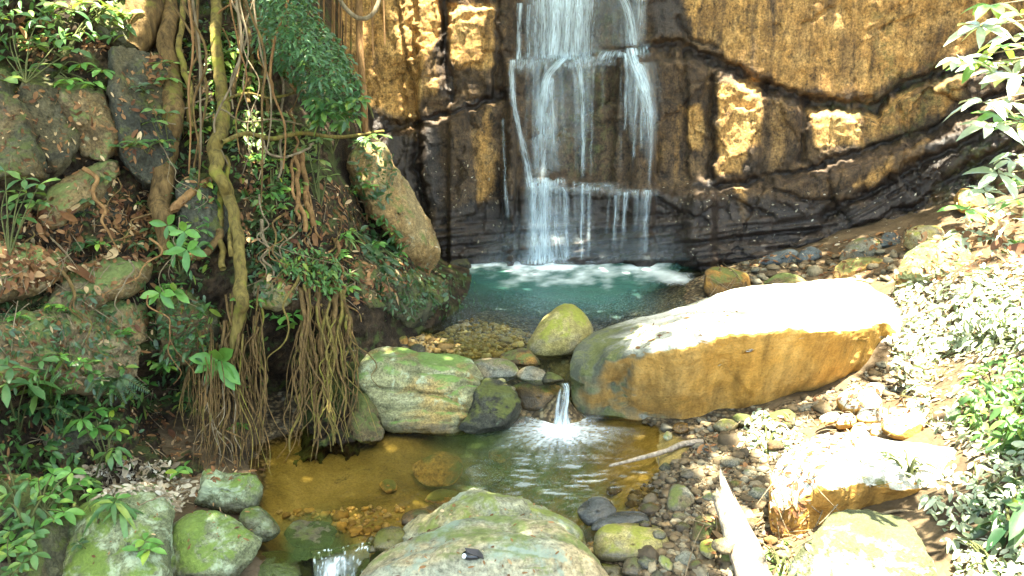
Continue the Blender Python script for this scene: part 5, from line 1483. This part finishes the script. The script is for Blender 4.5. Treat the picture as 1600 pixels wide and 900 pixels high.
# ------------------------------------------------------------------ the fig tree, its roots and the lianas
tb = pt(372, 470, float(bankY(372, 470)))
fig = empty('fig_tree', tb, 'tree with a mossy twisting vine like trunk and hanging roots on the left bank', 'tree')
def bpath(pts, off):
    p = A(pts, float)
    y = np.minimum(bankY(p[:, 0], p[:, 1]), _bk(p[:, 0], p[:, 1])) - off
    return pt(p[:, 0], p[:, 1], y)
def trunk(name, pts, r, off, mat, parent, label=None, wob=.22, sides=12):
    Q = catmull(A(pts, float), len(pts) * 3)
    Q[:, 0] += rng.normal(0, 2.2, len(Q))
    if not np.isscalar(r): r = catmull(A(r, float)[:, None], len(pts) * 3)[:, 0]
    P_ = bpath(Q, off)
    V, F = tube(P_, r, sides, wob, seed=rng.uniform(0, 50), n=max(30, len(pts) * 12))
    o = solid(name, V, F, M[mat], parent=parent)
    if label: o['label'] = label
    return o
trunk('trunk', [(340, -560), (342, -250), (340, -60), (338, 60), (346, 130), (348, 185), (336, 238), (350, 290), (372, 360), (378, 430), (374, 485), (362, 545)], [.045, .045, .042, .042, .046, .05, .052, .042, .042, .042, .045, .02], .20, 'barkm', fig, 'twisting yellow mossy trunk')
trunk('trunk', [(262, -560), (262, -250), (264, -40), (262, 60), (270, 140), (266, 200), (258, 270), (252, 330), (262, 400)], [.08, .08, .07, .065, .075, .075, .08, .07, .03], .12, 'bark', fig, 'straight brown trunk')
trunk('trunk', [(236, -560), (232, -250), (228, -30), (222, 30), (210, 80)], [.16, .16, .15, .14, .08], .06, 'bark', fig, 'broad dark trunk')
for pts, r, off, m_ in [([(284, -250), (284, 0), (282, 80), (294, 140), (300, 200)], .022, .2, 'barkm'), ([(365, -250), (372, -20), (374, 60), (362, 150)], .014, .2, 'bark'), ([(388, -250), (384, 0), (392, 80), (388, 160)], .016, .12, 'bark'),
                        ([(300, -200), (298, 0), (304, 70)], .010, .15, 'bark'), ([(412, -200), (416, 40), (410, 120), (420, 200)], .014, .1, 'bark'), ([(440, 110), (444, 200), (436, 280)], .010, .12, 'barkg'), ([(330, 240), (345, 300), (342, 360), (348, 420)], .022, .12, 'barkm'),
                        ([(352, 245), (362, 320), (360, 400)], .016, .15, 'barkm'), ([(272, 330), (300, 300), (328, 282)], .03, .12, 'barko'), ([(282, 400), (320, 398), (345, 360)], .025, .14, 'bark'), ([(270, 180), (300, 165), (330, 150)], .006, .2, 'barkg'), ([(255, 190), (290, 195), (330, 180)], .005, .2, 'barkg')]:
    trunk('root', pts, r, off, m_, fig)
for pts, r in [([(464, 235), (466, 300), (476, 362)], .018), ([(472, 232), (478, 300), (488, 352)], .022), ([(458, 250), (460, 305), (468, 345)], .012), ([(480, 300), (490, 350), (500, 372)], .008), ([(455, 170), (460, 210), (468, 250)], .010)]:
    trunk('root', pts, r, .15, 'barko', fig)

def root_mass(region, n, r, off, mats, drop, ybot, wander=10, fork=.5):
    """roots that start anywhere in a region, wander down over the bank, fork and hang free at the end"""
    for k, (x, y) in enumerate(scatter([region], n)):
        yb = min(ybot(x) + rng.normal(0, 14), y + rng.uniform(*drop))
        m = 9
        ys_ = np.linspace(y, yb, m)
        xs_ = x + np.cumsum(np.concatenate([[0], rng.normal(0, wander, m - 1)])) * np.linspace(.6, 1, m)
        t = np.linspace(0, 1, m)
        Yh = np.array([float(_bk(q, w_)) for q, w_ in zip(xs_, ys_)])
        Ys = Yh - off - rng.uniform(-.04, .08) - .06 * np.sin(t * 3.1) * rng.uniform(.2, 1.4)
        rr = r * rng.lognormal(0, .45)
        P_ = pt(xs_, ys_, Ys)
        V, F = tube(P_, rr * (1.15 - .8 * t), 7, .35, seed=k * 3.1 + x, n=40)
        parts = [(V, F)]
        if rng.random() < fork:
            j = int(rng.integers(2, 5))
            xs2 = xs_[j:] + np.cumsum(np.concatenate([[0], rng.normal(rng.choice([-8, 8]), 6, m - j - 1)]))
            parts.append(tube(pt(xs2, ys_[j:] + 0, Ys[j:] - .02), rr * .6 * (1.1 - .8 * t[j:]), 6, .3, seed=k, n=30))
        V, F = join(parts)
        solid('root', V, F, M[mats[k % len(mats)]], parent=fig)
yb1 = lambda x: np.interp(x, [300, 350, 400, 440], [690, 735, 745, 715])
yb2 = lambda x: np.interp(x, [430, 470, 520, 560], [690, 705, 700, 655])
root_mass([(345, 440), (412, 430), (412, 520), (340, 540)], 17, .008, .12, ['bark', 'bark', 'barkm', 'bark'], (150, 320), yb1, 8)
root_mass([(450, 410), (525, 420), (550, 480), (530, 540), (462, 500)], 28, .010, .12, ['bark', 'barkm', 'barkm', 'bark'], (130, 290), yb2, 8)
root_mass([(300, 560), (350, 520), (360, 600), (310, 620)], 8, .008, .12, ['bark', 'barkg'], (90, 200), yb1, 8)
root_mass([(380, 260), (560, 330), (600, 420), (520, 400), (400, 360)], 14, .008, .06, ['bark', 'barkg', 'barko'], (80, 180), lambda x: 600, 14)
root_mass([(20, 200), (330, 200), (330, 520), (20, 500)], 9, .006, .26, ['bark', 'barkg', 'barko'], (60, 170), lambda x: 620, 16)
tb_ = []
for (x0, x1, y0, y1, yb0, yb1, cnt) in [(300, 415, 500, 560, 640, 745, 60), (462, 556, 470, 620, 600, 705, 46), (285, 330, 560, 590, 640, 720, 14)]:
    for k in range(cnt):
        xa = rng.uniform(x0, x1)
        a = A([xa, rng.uniform(y0, y1)])
        b_ = A([xa + rng.normal(0, 14), rng.uniform(yb0, yb1)])
        Ya, Yb = float(_bk(*a)) - .14, float(_bk(*b_)) - .10
        mid = (a + b_) / 2 + rng.normal(0, 14, 2)
        tb_.append(tube([pt(*a, Ya), pt(*mid, (Ya + Yb) / 2 - rng.uniform(-.05, .12)), pt(*b_, Yb)], [.004, .003, .0015], 5, n=16))
V, F = join(tb_)
o = solid('rootlets', V, F, M['bark'], parent=fig)
o['kind'] = 'stuff'
for pts, r, m_, off in [([(394, -120), (398, -30), (410, 40), (440, 95), (468, 144)], .03, 'barko', .5), ([(350, 156), (385, 146), (425, 153), (468, 142)], .010, 'barkm', .35), ([(348, 222), (385, 208), (425, 217), (470, 208), (530, 214), (600, 205)], .016, 'barkm', .4),
                        ([(408, 216), (420, 238), (446, 246), (470, 236), (490, 224)], .009, 'barkg', .42), ([(346, 170), (380, 190), (430, 186), (470, 196)], .006, 'barkg', .35)]:
    o = trunk('branch', pts, r, off, m_, fig)
LX = [(500, 130), (507, 60), (514, 118), (520, 80), (527, 140), (535, 90), (541, 150), (549, 205), (556, 120), (586, 90), (604, 70)]
for x, yb in LX:
    top = pt(x, -330, 8.6 - .2 * (x > 580))
    bt = pt(x + rng.normal(0, 3), yb, 8.15)
    V, F = tube([top, (top + bt) / 2 + rng.normal(0, .02, 3), bt], [.012, .010, .007], 6, .2, n=20)
    tag(solid('liana', V, F, M['barko']), 'thin straight brown liana hanging in the row before the ochre cliff', 'liana', 'lianas hanging before the ochre cliff')
for k in range(18):
    x = rng.uniform(275, 500)
    yb = rng.uniform(90, 330) - 60 * (x > 440)
    Yt = float(_bk(x, yb)) - rng.uniform(.08, .4)
    pts_ = [pt(x + rng.normal(0, 40), -340, Yt + 1.0), pt(x + rng.normal(0, 22), -60, Yt + .3), pt(x + rng.normal(0, 13), yb * .25, Yt + .15), pt(x + rng.normal(0, 11), yb * .5, Yt + .1), pt(x + rng.normal(0, 9), yb * .75, Yt + .05), pt(x, yb, Yt)]
    V, F = tube(pts_, rng.uniform(.004, .011) * A([1, 1, 1, .9, .8, .6]), 6, .3, n=36)
    tag(solid('aerial_root', V, F, M[['bark', 'barkg', 'barko'][k % 3]]), 'thin aerial root hanging in the tangle around the mossy vine', 'root', 'aerial roots hanging on the left bank')
V, F = tube([pt(560, -330, 8.0), pt(561, 0, 7.9), pt(564, 90, 7.8), pt(568, 150, 7.75), pt(571, 206, 7.7)], .028, 8, .2, n=30)
tag(solid('liana', V, F, M['barko']), 'thickest orange brown liana, ending beside the mossy branch tip', 'liana')
V, F = tube([pt(512, -60, 7.6), pt(528, -8, 7.55), pt(545, 18, 7.5), pt(564, 29, 7.5), pt(582, 22, 7.5), pt(594, -8, 7.55), pt(600, -70, 7.6)], .018, 8, .2, n=40)
tag(solid('liana', V, F, M['barkg']), 'sagging loop of liana across the top of the ochre cliff', 'liana')

# ------------------------------------------------------------------ sticks, log and small things
lg = [gz(1200, 985, .12), pt(1188, 930, 3.78), pt(1168, 870, 3.98), pt(1148, 820, 4.13), pt(1133, 785, 4.24)]
V, F = tube(lg, [.10, .098, .088, .075, .062], 18, .12, seed=4, n=60)
th = np.arctan2(*(V - V.mean(0))[:, [0, 2]].T)
k = np.arange(len(V)) // 18
dirn = (lg[-1] - lg[0]) / np.linalg.norm(lg[-1] - lg[0])
j = np.tile(rng.uniform(-.05, .16, 18) * (np.arange(18) % 3 != 0) + .12 * (np.arange(18) < 4), len(V) // 18)
V = V + dirn * (sstep(k, 50, 59) * j)[:, None]
tag(solid('broken_log', V, F, M['wood']), 'broken bleached log with a splintered tip standing on the right gravel', 'log')
st = [pt(952, 728, float(gz(952, 728, .01)[1])), gz(1000, 716, .05), gz(1045, 703, .08), gz(1066, 694, .10), gz(1098, 690, .10)]
sv_ = [tube(st, [.009, .015, .018, .021, .022], 8, .25, seed=2, n=40)]
V, F = join(sv_)
sk = tag(solid('stick', V, F, M['wood'], base=A(st[2])), 'pale bent stick lying from the shallows onto the right shore', 'stick')
for a, b_ in [((1028, 708, .07), (1029, 728, .0)), ((1076, 692, .10), (1077, 712, .02))]:
    V, F = tube([gz(*a), (gz(*a) + gz(*b_)) / 2, gz(*b_)], [.004, .003, .002], 5, n=6)
    solid('twig', V, F, M['barkg'], parent=sk)
for lab, pp, r in [('forked white twig lying in front of the flat topped boulder', [(1340, 812, .34), (1400, 798, .40), (1440, 800, .42), (1458, 778, .5)], .008),
                   ('thin leaning twig stuck in the gravel left of the round stone', [(1070, 902, .15), (1085, 850, .22), (1100, 820, .24)], .004),
                   ('curved white twig beside the broken log', [(1125, 872, .24), (1130, 850, .27), (1126, 840, .27)], .004),
                   ('thin twig on the gravel behind the broken log', [(1150, 812, .2), (1190, 806, .24), (1220, 812, .24)], .004),
                   ('pale bare twig poking from the roots to the layered rock', [(528, 552, .5), (552, 548, .46), (566, 545, .42), (570, 530, .45)], .007)]:
    V, F = tube([gz(*p) for p in pp], [r, r, r * .6] if len(pp) == 3 else [r, r, r, r * .5], 6, .2, n=20)
    tag(solid('twig', V, F, M['barkg']), lab, 'twig')
b = hit(1396, 462)[0]
bd = empty('white_bud', b, 'white bud on a thin stalk behind the great boulder', 'bud')
tp = b + A([0, 0, .19])
V, F = tube([b, (b + tp) / 2 + A([.004, 0, 0]), tp], .004, 6, n=8)
solid('stem', V, F, M['stem'], parent=bd)
V, F = leaves(np.tile(tp, (6, 1)), np.stack([np.cos(np.arange(6)) * .5, np.sin(np.arange(6)) * .5, np.ones(6)], -1), np.tile(A([0, -1, .2]), (6, 1)), .045, .03, 0, shape='oval')
M['petal'] = leaf_mat('petal', (.7, .7, .62), (.8, .8, .75))
solid('petals', V, F, M['petal'], parent=bd, attrs={'rnd': leafrnd(6)})

# small black object on the foreground slab, not identified, shaped as a pebble
refresh()
t = NT('black_gloss_object'); t.base((.012, .015, .018), .22, .5); M['black'] = t.m
t = NT('white_highlight'); t.base((.75, .82, .85), .5, .4); M['white'] = t.m
t = NT('charcoal_flake'); t.base((.03, .028, .03), .55, .4, t.bump(t.noise(t.coord(), 60, 4), .4, .005)); M['flake'] = t.m
hc, hn, _ = hit(737, 872)
def pebble_mesh(c, rx, ry, rz, seed, nu=20, nv=12, amp=.12):
    u, v = np.meshgrid(np.linspace(0, 2 * np.pi, nu, endpoint=False), np.linspace(.05, np.pi - .05, nv))
    d = np.stack([np.cos(u) * np.sin(v), np.sin(u) * np.sin(v), np.cos(v)], -1).reshape(-1, 3)
    r = 1 + amp * fbm(d * 1.2 + seed, 1, 2)
    return d * r[:, None] * A([rx, ry, rz]) + c, gridfaces(nv, nu, True)[:, ::-1]
V, F = pebble_mesh(hc + A([0, 0, .018]), .050, .035, .024, 3.3)
bs = tag(solid('black_object', V, F, M['black'], base=hc), 'small glossy black object with a white highlight resting on the pale foreground slab', 'stone')
V, F = pebble_mesh(hc + A([-.036, -.018, .024]), .013, .010, .014, 1.3)
solid('white_highlight', V, F, M['white'], parent=bs)  # white highlight painted on as a small pale knob
fl = A([[-.035, .0, .062], [-.02, -.02, .046], [.03, -.03, .034], [.062, -.022, .014], [.058, .004, .018], [.035, .012, .044]]) + hc
flv = np.concatenate([fl, fl + A([0, .004, -.008])])
flf = A([[0, 1, 2, 5], [2, 3, 4, 5], [6, 11, 8, 7], [8, 11, 10, 9]] + [[i, i + 6, (i + 1) % 6 + 6, (i + 1) % 6] for i in range(6)])
solid('flake', flv, flf, M['flake'], parent=bs, smooth=False)

# ------------------------------------------------------------------ leaf litter, gravel
def flakes(name, polys, n, L, mat, lift=.004, asp=.42, ok=None, tilt=.35):
    B, D, U = [], [], []
    for x, y in scatter(polys, n):
        p, nn, on = hit(x, y)
        if ok and not ok(on):
            continue
        if nn[2] < -.2:
            continue
        t = rng.normal(size=3)
        t -= nn * (t @ nn)
        B.append(p + nn * lift * rng.uniform(.3, 2)); D.append(t + nn * rng.normal(0, tilt * .5) * np.linalg.norm(t)); U.append(nn + rng.normal(0, tilt, 3))
    n = len(B)
    l = L * rng.lognormal(0, .35, n)
    V, F = leaves(B, D, U, l, l * asp * rng.uniform(.6, 1.3, n), rng.uniform(-.1, .3, n), shape='flake', fold=.1)
    o = solid(name, V, F, M[mat], base=A([V[:, 0].mean(), V[:, 1].mean(), V[:, 2].min()]), attrs={'rnd': leafrnd(n)})
    return tag(o, kind='stuff')
notb = lambda q: soilrock(q) and 'great' not in q
soilrock = lambda s: not any(k in s for k in ('foliage', 'stem', 'root', 'trunk', 'branch', 'liana', 'frond', 'cliff', 'log', 'twig', 'stick', 'water'))
flakes('leaf_litter', [[(-80, 335), (90, 330), (240, 300), (250, 415), (190, 405), (90, 440), (60, 480), (-80, 400)]], 1500, .05, 'litter', ok=soilrock)
flakes('leaf_litter', [[(170, 290), (240, 290), (245, 400), (200, 400)], [(220, 60), (290, 60), (290, 160), (230, 130)], [(20, 10), (100, 40), (200, 70), (60, 100), (20, 60)]], 800, .05, 'litter', ok=soilrock)
flakes('leaf_litter', [[(370, 240), (540, 290), (640, 380), (690, 430), (560, 480), (420, 450), (370, 360)]], 1900, .045, 'litter', ok=soilrock)
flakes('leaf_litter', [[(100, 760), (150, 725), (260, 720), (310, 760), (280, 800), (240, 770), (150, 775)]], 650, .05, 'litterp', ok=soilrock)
flakes('leaf_litter', [[(0, 430), (260, 420), (330, 470), (330, 700), (0, 760)], [(0, 100), (350, 120), (350, 330), (0, 330)], [(180, 640), (330, 640), (420, 740), (280, 760)]], 1700, .036, 'litter', ok=soilrock)
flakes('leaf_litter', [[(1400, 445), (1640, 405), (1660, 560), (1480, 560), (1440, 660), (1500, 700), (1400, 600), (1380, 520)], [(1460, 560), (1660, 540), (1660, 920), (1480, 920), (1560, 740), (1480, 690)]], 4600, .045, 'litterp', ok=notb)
flakes('leaf_litter', [[(1060, 690), (1200, 650), (1320, 600), (1480, 560), (1460, 640), (1280, 720), (1260, 850), (1120, 900)]], 1100, .034, 'litter', ok=soilrock)
flakes('leaf_litter', [[(980, 515), (1140, 462), (1180, 470), (1100, 525), (1000, 545)]], 160, .026, 'litter', ok=soilrock)
flakes('leaf_litter', [[(1100, 420), (1300, 380), (1480, 340), (1600, 330), (1600, 440), (1400, 440)]], 900, .04, 'litter')
notplant = lambda q: not any(k in q for k in ('foliage', 'stem', 'root', 'water', 'log'))
flakes('fallen_leaf_glints', [[(1030, 285), (1300, 300), (1500, 230), (1560, 250), (1480, 400), (1250, 400), (1050, 410)], [(640, 240), (790, 260), (800, 400), (690, 410), (660, 350)]], 700, .022, 'litterp', ok=notplant, tilt=.6)  # pale flakes standing for both fallen leaves and wet glints
flakes('ground_cover_leaves', [[(600, 390), (700, 420), (745, 440), (740, 480), (640, 505), (590, 470)], [(560, 180), (620, 260), (600, 330), (540, 300)]], 700, .04, 'leafd', lift=.02, tilt=.6, ok=soilrock)
flakes('leaf_litter', [[(150, 745), (400, 735), (410, 860), (120, 880)], [(640, 790), (890, 770), (900, 900), (600, 900)]], 130, .024, 'litter', ok=soilrock)
flakes('ground_cover_leaves', [[(370, 330), (560, 400), (560, 440), (500, 470), (380, 470)], [(560, 420), (690, 430), (690, 490), (600, 500)], [(0, 480), (320, 420), (340, 560), (200, 620), (0, 640)], [(250, 0), (420, 0), (430, 250), (300, 330), (250, 250)]], 2600, .034, 'leafd', lift=.02, tilt=.6, ok=soilrock)
flakes('ground_cover_leaves', [[(1400, 445), (1640, 405), (1660, 560), (1480, 560), (1440, 660), (1500, 700), (1400, 600)], [(1460, 660), (1660, 640), (1660, 920), (1490, 920), (1560, 740)]], 2600, .05, 'leafsun', lift=.05, tilt=.6, ok=notb)
flakes('ground_cover_leaves', [[(380, 380), (540, 400), (560, 470), (400, 480)], [(280, 40), (420, 60), (440, 330), (300, 330)], [(240, 480), (420, 480), (420, 600), (250, 640)], [(0, 560), (250, 600), (200, 740), (0, 760)]], 1500, .05, 'leaf', lift=.03, tilt=.7, ok=soilrock)

tw = []
for x, y in scatter([[(0, 330), (250, 300), (330, 470), (300, 720), (0, 760)], [(380, 240), (560, 300), (690, 430), (560, 480), (400, 440)], [(100, 720), (400, 720), (300, 800), (100, 790)], [(1060, 690), (1300, 600), (1480, 560), (1260, 860), (1100, 900)], [(1050, 430), (1450, 350), (1500, 430), (1150, 470)]], 420):
    p, nn, on = hit(x, y)
    if not soilrock(on) or 'great' in on or nn[2] < -.2:
        continue
    d_ = rng.normal(size=3)
    d_ -= nn * (d_ @ nn) * .8
    d_ *= rng.lognormal(-2.7, .5) / np.linalg.norm(d_)
    q = p + nn * .008
    tw.append(tube([q - d_, q + rng.normal(0, .006, 3) + nn * .006, q + d_], [.0035, .003, .0018], 5, n=6))
V, F = join(tw)
tag(solid('twig_debris', V, F, M['barkg'], base=A([0, 5, 0])), kind='stuff')

def gravel(name, polys, n, r, mat, label=None, flat=.62, sink=.3, ok=None):
    parts = []
    for x, y in scatter(polys, n):
        p, nn, on = hit(x, y)
        if on and on != 'ground' and not (ok and ok(on)):
            continue
        rr = r * rng.lognormal(0, .45)
        v_, f_ = pebble_mesh(A([0, 0, 0]), rr * rng.uniform(.8, 1.3), rr * rng.uniform(.7, 1.0), rr * flat * rng.uniform(.7, 1.1), rng.uniform(0, 60), 10, 7, rng.uniform(.3, .75))
        a = rng.uniform(0, 3.14)
        c, s = math.cos(a), math.sin(a)
        v_ = v_ @ A([[c, s, 0], [-s, c, 0], [0, 0, 1]])
        parts.append((v_ + p + A([0, 0, rr * flat * (1 - 2 * sink)]), f_))
    V, F = join(parts)
    rnd = np.concatenate([np.full(len(v), rng.random()) for v, _ in parts])
    o = solid(name, V, F, M[mat], base=A([V[:, 0].mean(), V[:, 1].mean(), V[:, 2].min()]), attrs={'rnd': rnd})
    return tag(o, kind='stuff')
def peb_mat(name, stops, wet=None):
    t = NT(name)
    co = t.coord(rand=False)
    col = t.ramp(t.attr('rnd'), stops)
    n1 = t.noise(co, 30, 5, .65)
    col = t.mix(.8, col, t.ramp(n1, [(.3, .5), (.5, 1), (.7, 1.4)]), 'MULTIPLY')
    rg = .75
    if wet is not None:
        f = t.step(t.posz(), wet, wet + .05, 1, 0)
        col = t.mix(t.mul(f, .5), col, (.03, .024, .014))
    return t.base(col, rg, .35, t.bump(n1, .4, .01))
M['gravel'] = peb_mat('gravel_stone', [(0, (.045, .034, .02)), (.3, (.10, .07, .035)), (.6, (.16, .115, .06)), (.85, (.12, .115, .085)), (1, (.27, .22, .13))], .02)
M['gravelo'] = peb_mat('ochre_gravel', [(0, (.17, .10, .03)), (.4, (.42, .25, .07)), (.7, (.30, .22, .11)), (1, (.52, .36, .14))])
gravel('gravel', [[(985, 775), (1080, 700), (1180, 665), (1290, 690), (1200, 760), (1200, 830), (1180, 900), (930, 900), (980, 850)]], 2600, .015, 'gravel')
gravel('gravel', [[(640, 560), (640, 500), (700, 490), (830, 520), (825, 555), (760, 560), (690, 560)]], 1500, .014, 'gravelo')
gravel('gravel', [[(1090, 460), (1160, 410), (1420, 390), (1440, 450), (1300, 440), (1180, 455)]], 130, .035, 'gravel')
gravel('gravel', [[(1000, 660), (1150, 655), (1320, 600), (1400, 560), (1460, 600), (1300, 660), (1120, 700)]], 700, .016, 'gravel')
gravel('gravel', [[(430, 800), (640, 790), (600, 850), (480, 830)], [(880, 840), (930, 850), (930, 900), (900, 900)]], 240, .016, 'gravelo')
COB = [(1008, 822), (1030, 838), (1066, 828), (1072, 880), (1092, 888), (1130, 856), (1140, 880), (1062, 812), (1018, 800), (1110, 780), (1150, 760), (1172, 742), (1100, 740), (1188, 776), (1180, 820), (1012, 884), (960, 770), (1140, 726), (1212, 700), (1076, 746), (1204, 846), (1222, 870)]
protoc = None
for k, (x, y) in enumerate(COB):
    p, nn, on = hit(x, y)
    rr = rng.uniform(.030, .055)
    V, F = pebble_mesh(A([0, 0, 0]), rr * 1.25, rr, rr * .7, rng.uniform(0, 60), 16, 10, .32)
    o = link('cobble', make_mesh('cobble', V, F, M['grey'] if k % 2 else M['brownw']), None, tuple(p + A([0, 0, rr * .3])))
    tag(o, 'fist sized cobble scattered on the gravel shore around the broken log', 'cobble', 'cobbles on the right gravel shore')

# the bank goes on beyond the right edge of the frame
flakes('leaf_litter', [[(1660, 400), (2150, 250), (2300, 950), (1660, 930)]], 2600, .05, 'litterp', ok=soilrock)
flakes('ground_cover_leaves', [[(1660, 400), (2150, 250), (2300, 950), (1660, 930)]], 2600, .075, 'leaf', lift=.06, tilt=.7, ok=soilrock)

# ------------------------------------------------------------------ unseen canopy added to the fig tree, cut and filled to place sun and shade
refresh()
LIT = [
    [(1085, 490), (1140, 452), (1345, 425), (1460, 470), (1600, 405), (1750, 400), (1750, 545), (1500, 560), (1470, 680), (1750, 690), (1750, 980), (1225, 980), (1195, 800), (1200, 715), (1150, 690), (1165, 628), (1230, 640), (1290, 665), (1300, 598), (1390, 590), (1400, 525), (1120, 548)],
    [(1112, 752), (1150, 770), (1220, 980), (1150, 980)],
    [(575, -320), (690, -320), (690, 215), (650, 220), (600, 158), (565, 130)], [(700, 0), (774, 0), (774, 106), (735, 110), (702, 85)], [(1116, 116), (1192, 124), (1192, 226), (1166, 230), (1163, 274), (1118, 272)], [(1262, 164), (1346, 168), (1346, 230), (1272, 232)],
    [(1180, -320), (1750, -320), (1560, -60), (1480, -30), (1400, -20), (1300, -10), (1200, -40)],
    [(1460, 50), (1750, -20), (1750, 400), (1480, 400)]]
HALF = [[(980, 515), (1140, 455), (1150, 545), (1000, 555)], [(1080, 725), (1160, 690), (1180, 740), (1090, 760)], [(1440, 380), (1600, 380), (1600, 440), (1430, 440)], [(1480, 560), (1750, 545), (1750, 690), (1500, 690)]]
SPOT = [(350, 100, 35), (345, 60, 22), (120, 10, 32), (190, 18, 30), (60, 80, 30), (238, 192, 20), (400, 185, 22), (462, 232, 19), (395, 232, 22), (500, 208, 22), (580, 212, 24), (90, 45, 19), (1450, 400, 27), (25, 60, 22)]
sd = -A(SUN)
def lit_at(p, half=.5):
    r = shoot(p, sd, ('waterfall', 'cascade', 'strand', 'chute', 'shade_crown', 'limb'))
    if r is None:
        return False
    if r[0][1] < 1.0:
        return False
    x, y = pix(r[0])
    if -20 < x < 1620 and -20 < y < 920:
        v = shoot((0, 0, CAMZ), Vector([float(q) for q in ray(x, y)]), ('waterfall', 'strand', 'cascade'))
        if v is not None and np.linalg.norm(v[0]) < np.linalg.norm(r[0]) - .45:
            return False
    return any(inpoly(x, y, q) for q in LIT) or any((x - a) ** 2 + (y - b_) ** 2 < rr ** 2 for a, b_, rr in SPOT) or (any(inpoly(x, y, q) for q in HALF) and rng.random() < half)
def grow(C, l):
    n = len(C)
    D = np.stack([rng.normal(0, 1, n), rng.normal(0, 1, n), rng.normal(-.1, .25, n)], -1)
    D /= np.linalg.norm(D, axis=1)[:, None]
    U = np.tile(UPV, (n, 1)) + rng.normal(0, .25, (n, 3))
    S = np.cross(D, U)
    kp = [not (lit_at(C[i]) or lit_at(C[i] + D[i] * l[i] * .5) or lit_at(C[i] - D[i] * l[i] * .5) or lit_at(C[i] + S[i] * l[i] * .25) or lit_at(C[i] - S[i] * l[i] * .25)) for i in range(n)]
    C, D, U, l = C[kp], D[kp], U[kp], l[kp]
    return leaves(C - D * l[:, None] * .5, D, U, l, l * .55, .15, shape='oval')
NC = 8000
parts = [grow(np.stack([rng.uniform(-7, 8.5, NC), rng.uniform(-1.0, 10.5, NC), rng.uniform(6.4, 8.6, NC)], -1), rng.uniform(.22, .36, NC))]
for rnd_ in range(3):
    V, F = join(parts)
    if rnd_:
        bpy.data.objects.remove(shade_crown)
    shade_crown = solid('shade_crown', V, F, M['leaf'], parent=fig, attrs={'rnd': leafrnd(len(V) // 15)})
    if rnd_ == 2:
        break
    refresh()
    add, addl = [], []
    for x in np.arange(-30, 1640, 7.5):
        for y in np.arange(-30, 930, 7.5):
            x_, y_ = x + rng.uniform(-4, 4), y + rng.uniform(-4, 4)
            if any(inpoly(x_, y_, q) for q in LIT):
                continue
            r = shoot((0, 0, CAMZ), Vector([float(q) for q in ray(x_, y_)]), ('waterfall', 'strand', 'cascade', 'chute') if rng.random() < .6 else ('water', 'strand', 'cascade'))
            if r is None:
                continue
            if any((x_ - a) ** 2 + (y_ - b_) ** 2 < rr ** 2 for a, b_, rr in SPOT) or (any(inpoly(x_, y_, q) for q in HALF) and rng.random() < .5):
                continue
            if shoot(r[0] + r[1] * .01, SUN) is None and rng.random() > .012:
                vd = r[0] - A([0, 0, CAMZ])
                dist = np.linalg.norm(vd)
                addl.append(np.clip(2.0 * 7.5 / FPX * dist / max(.2, abs(float(r[1] @ vd) / dist)), .15, .42) * rng.uniform(.85, 1.15))
                add.append(r[0] + A(SUN) * ((rng.uniform(6.5, 8.3) - r[0][2]) / SUN.z))
    for x0, x1, y0, y1, zz in ((-1.3, 2.6, 6.2, 9.6, PZ), (-2.2, 1.4, 4.1, 6.2, LZ)):
        for x in np.arange(x0, x1, .085):
            for y in np.arange(y0, y1, .085):
                p_ = A([x + rng.uniform(-.04, .04), y + rng.uniform(-.04, .04), zz + .012])
                if shoot(p_, SUN) is None:
                    add.append(p_ + A(SUN) * (rng.uniform(6.4, 8.2) / SUN.z))
                    addl.append(.24)
    parts.append(grow(A(add), A(addl)))
hd = pt(342, -560, float(_bk(342, -560)) - .22)
for e in [(-4, 2, 7), (-2, 6, 7.6), (1, 4, 7.8), (3, 7, 7.6), (5, 3, 7.4), (0, 1, 7.2), (-5, 6, 7.2)]:
    e = A(e, float)
    V, F = tube([hd - A([0, 0, .1]), hd * .6 + e * .4 + A([0, 0, .5]), e], [.10, .07, .03], 8, .15, n=24)
    solid('limb', V, F, M['bark'], parent=fig)  # unseen limbs joining the added canopy to the trunk
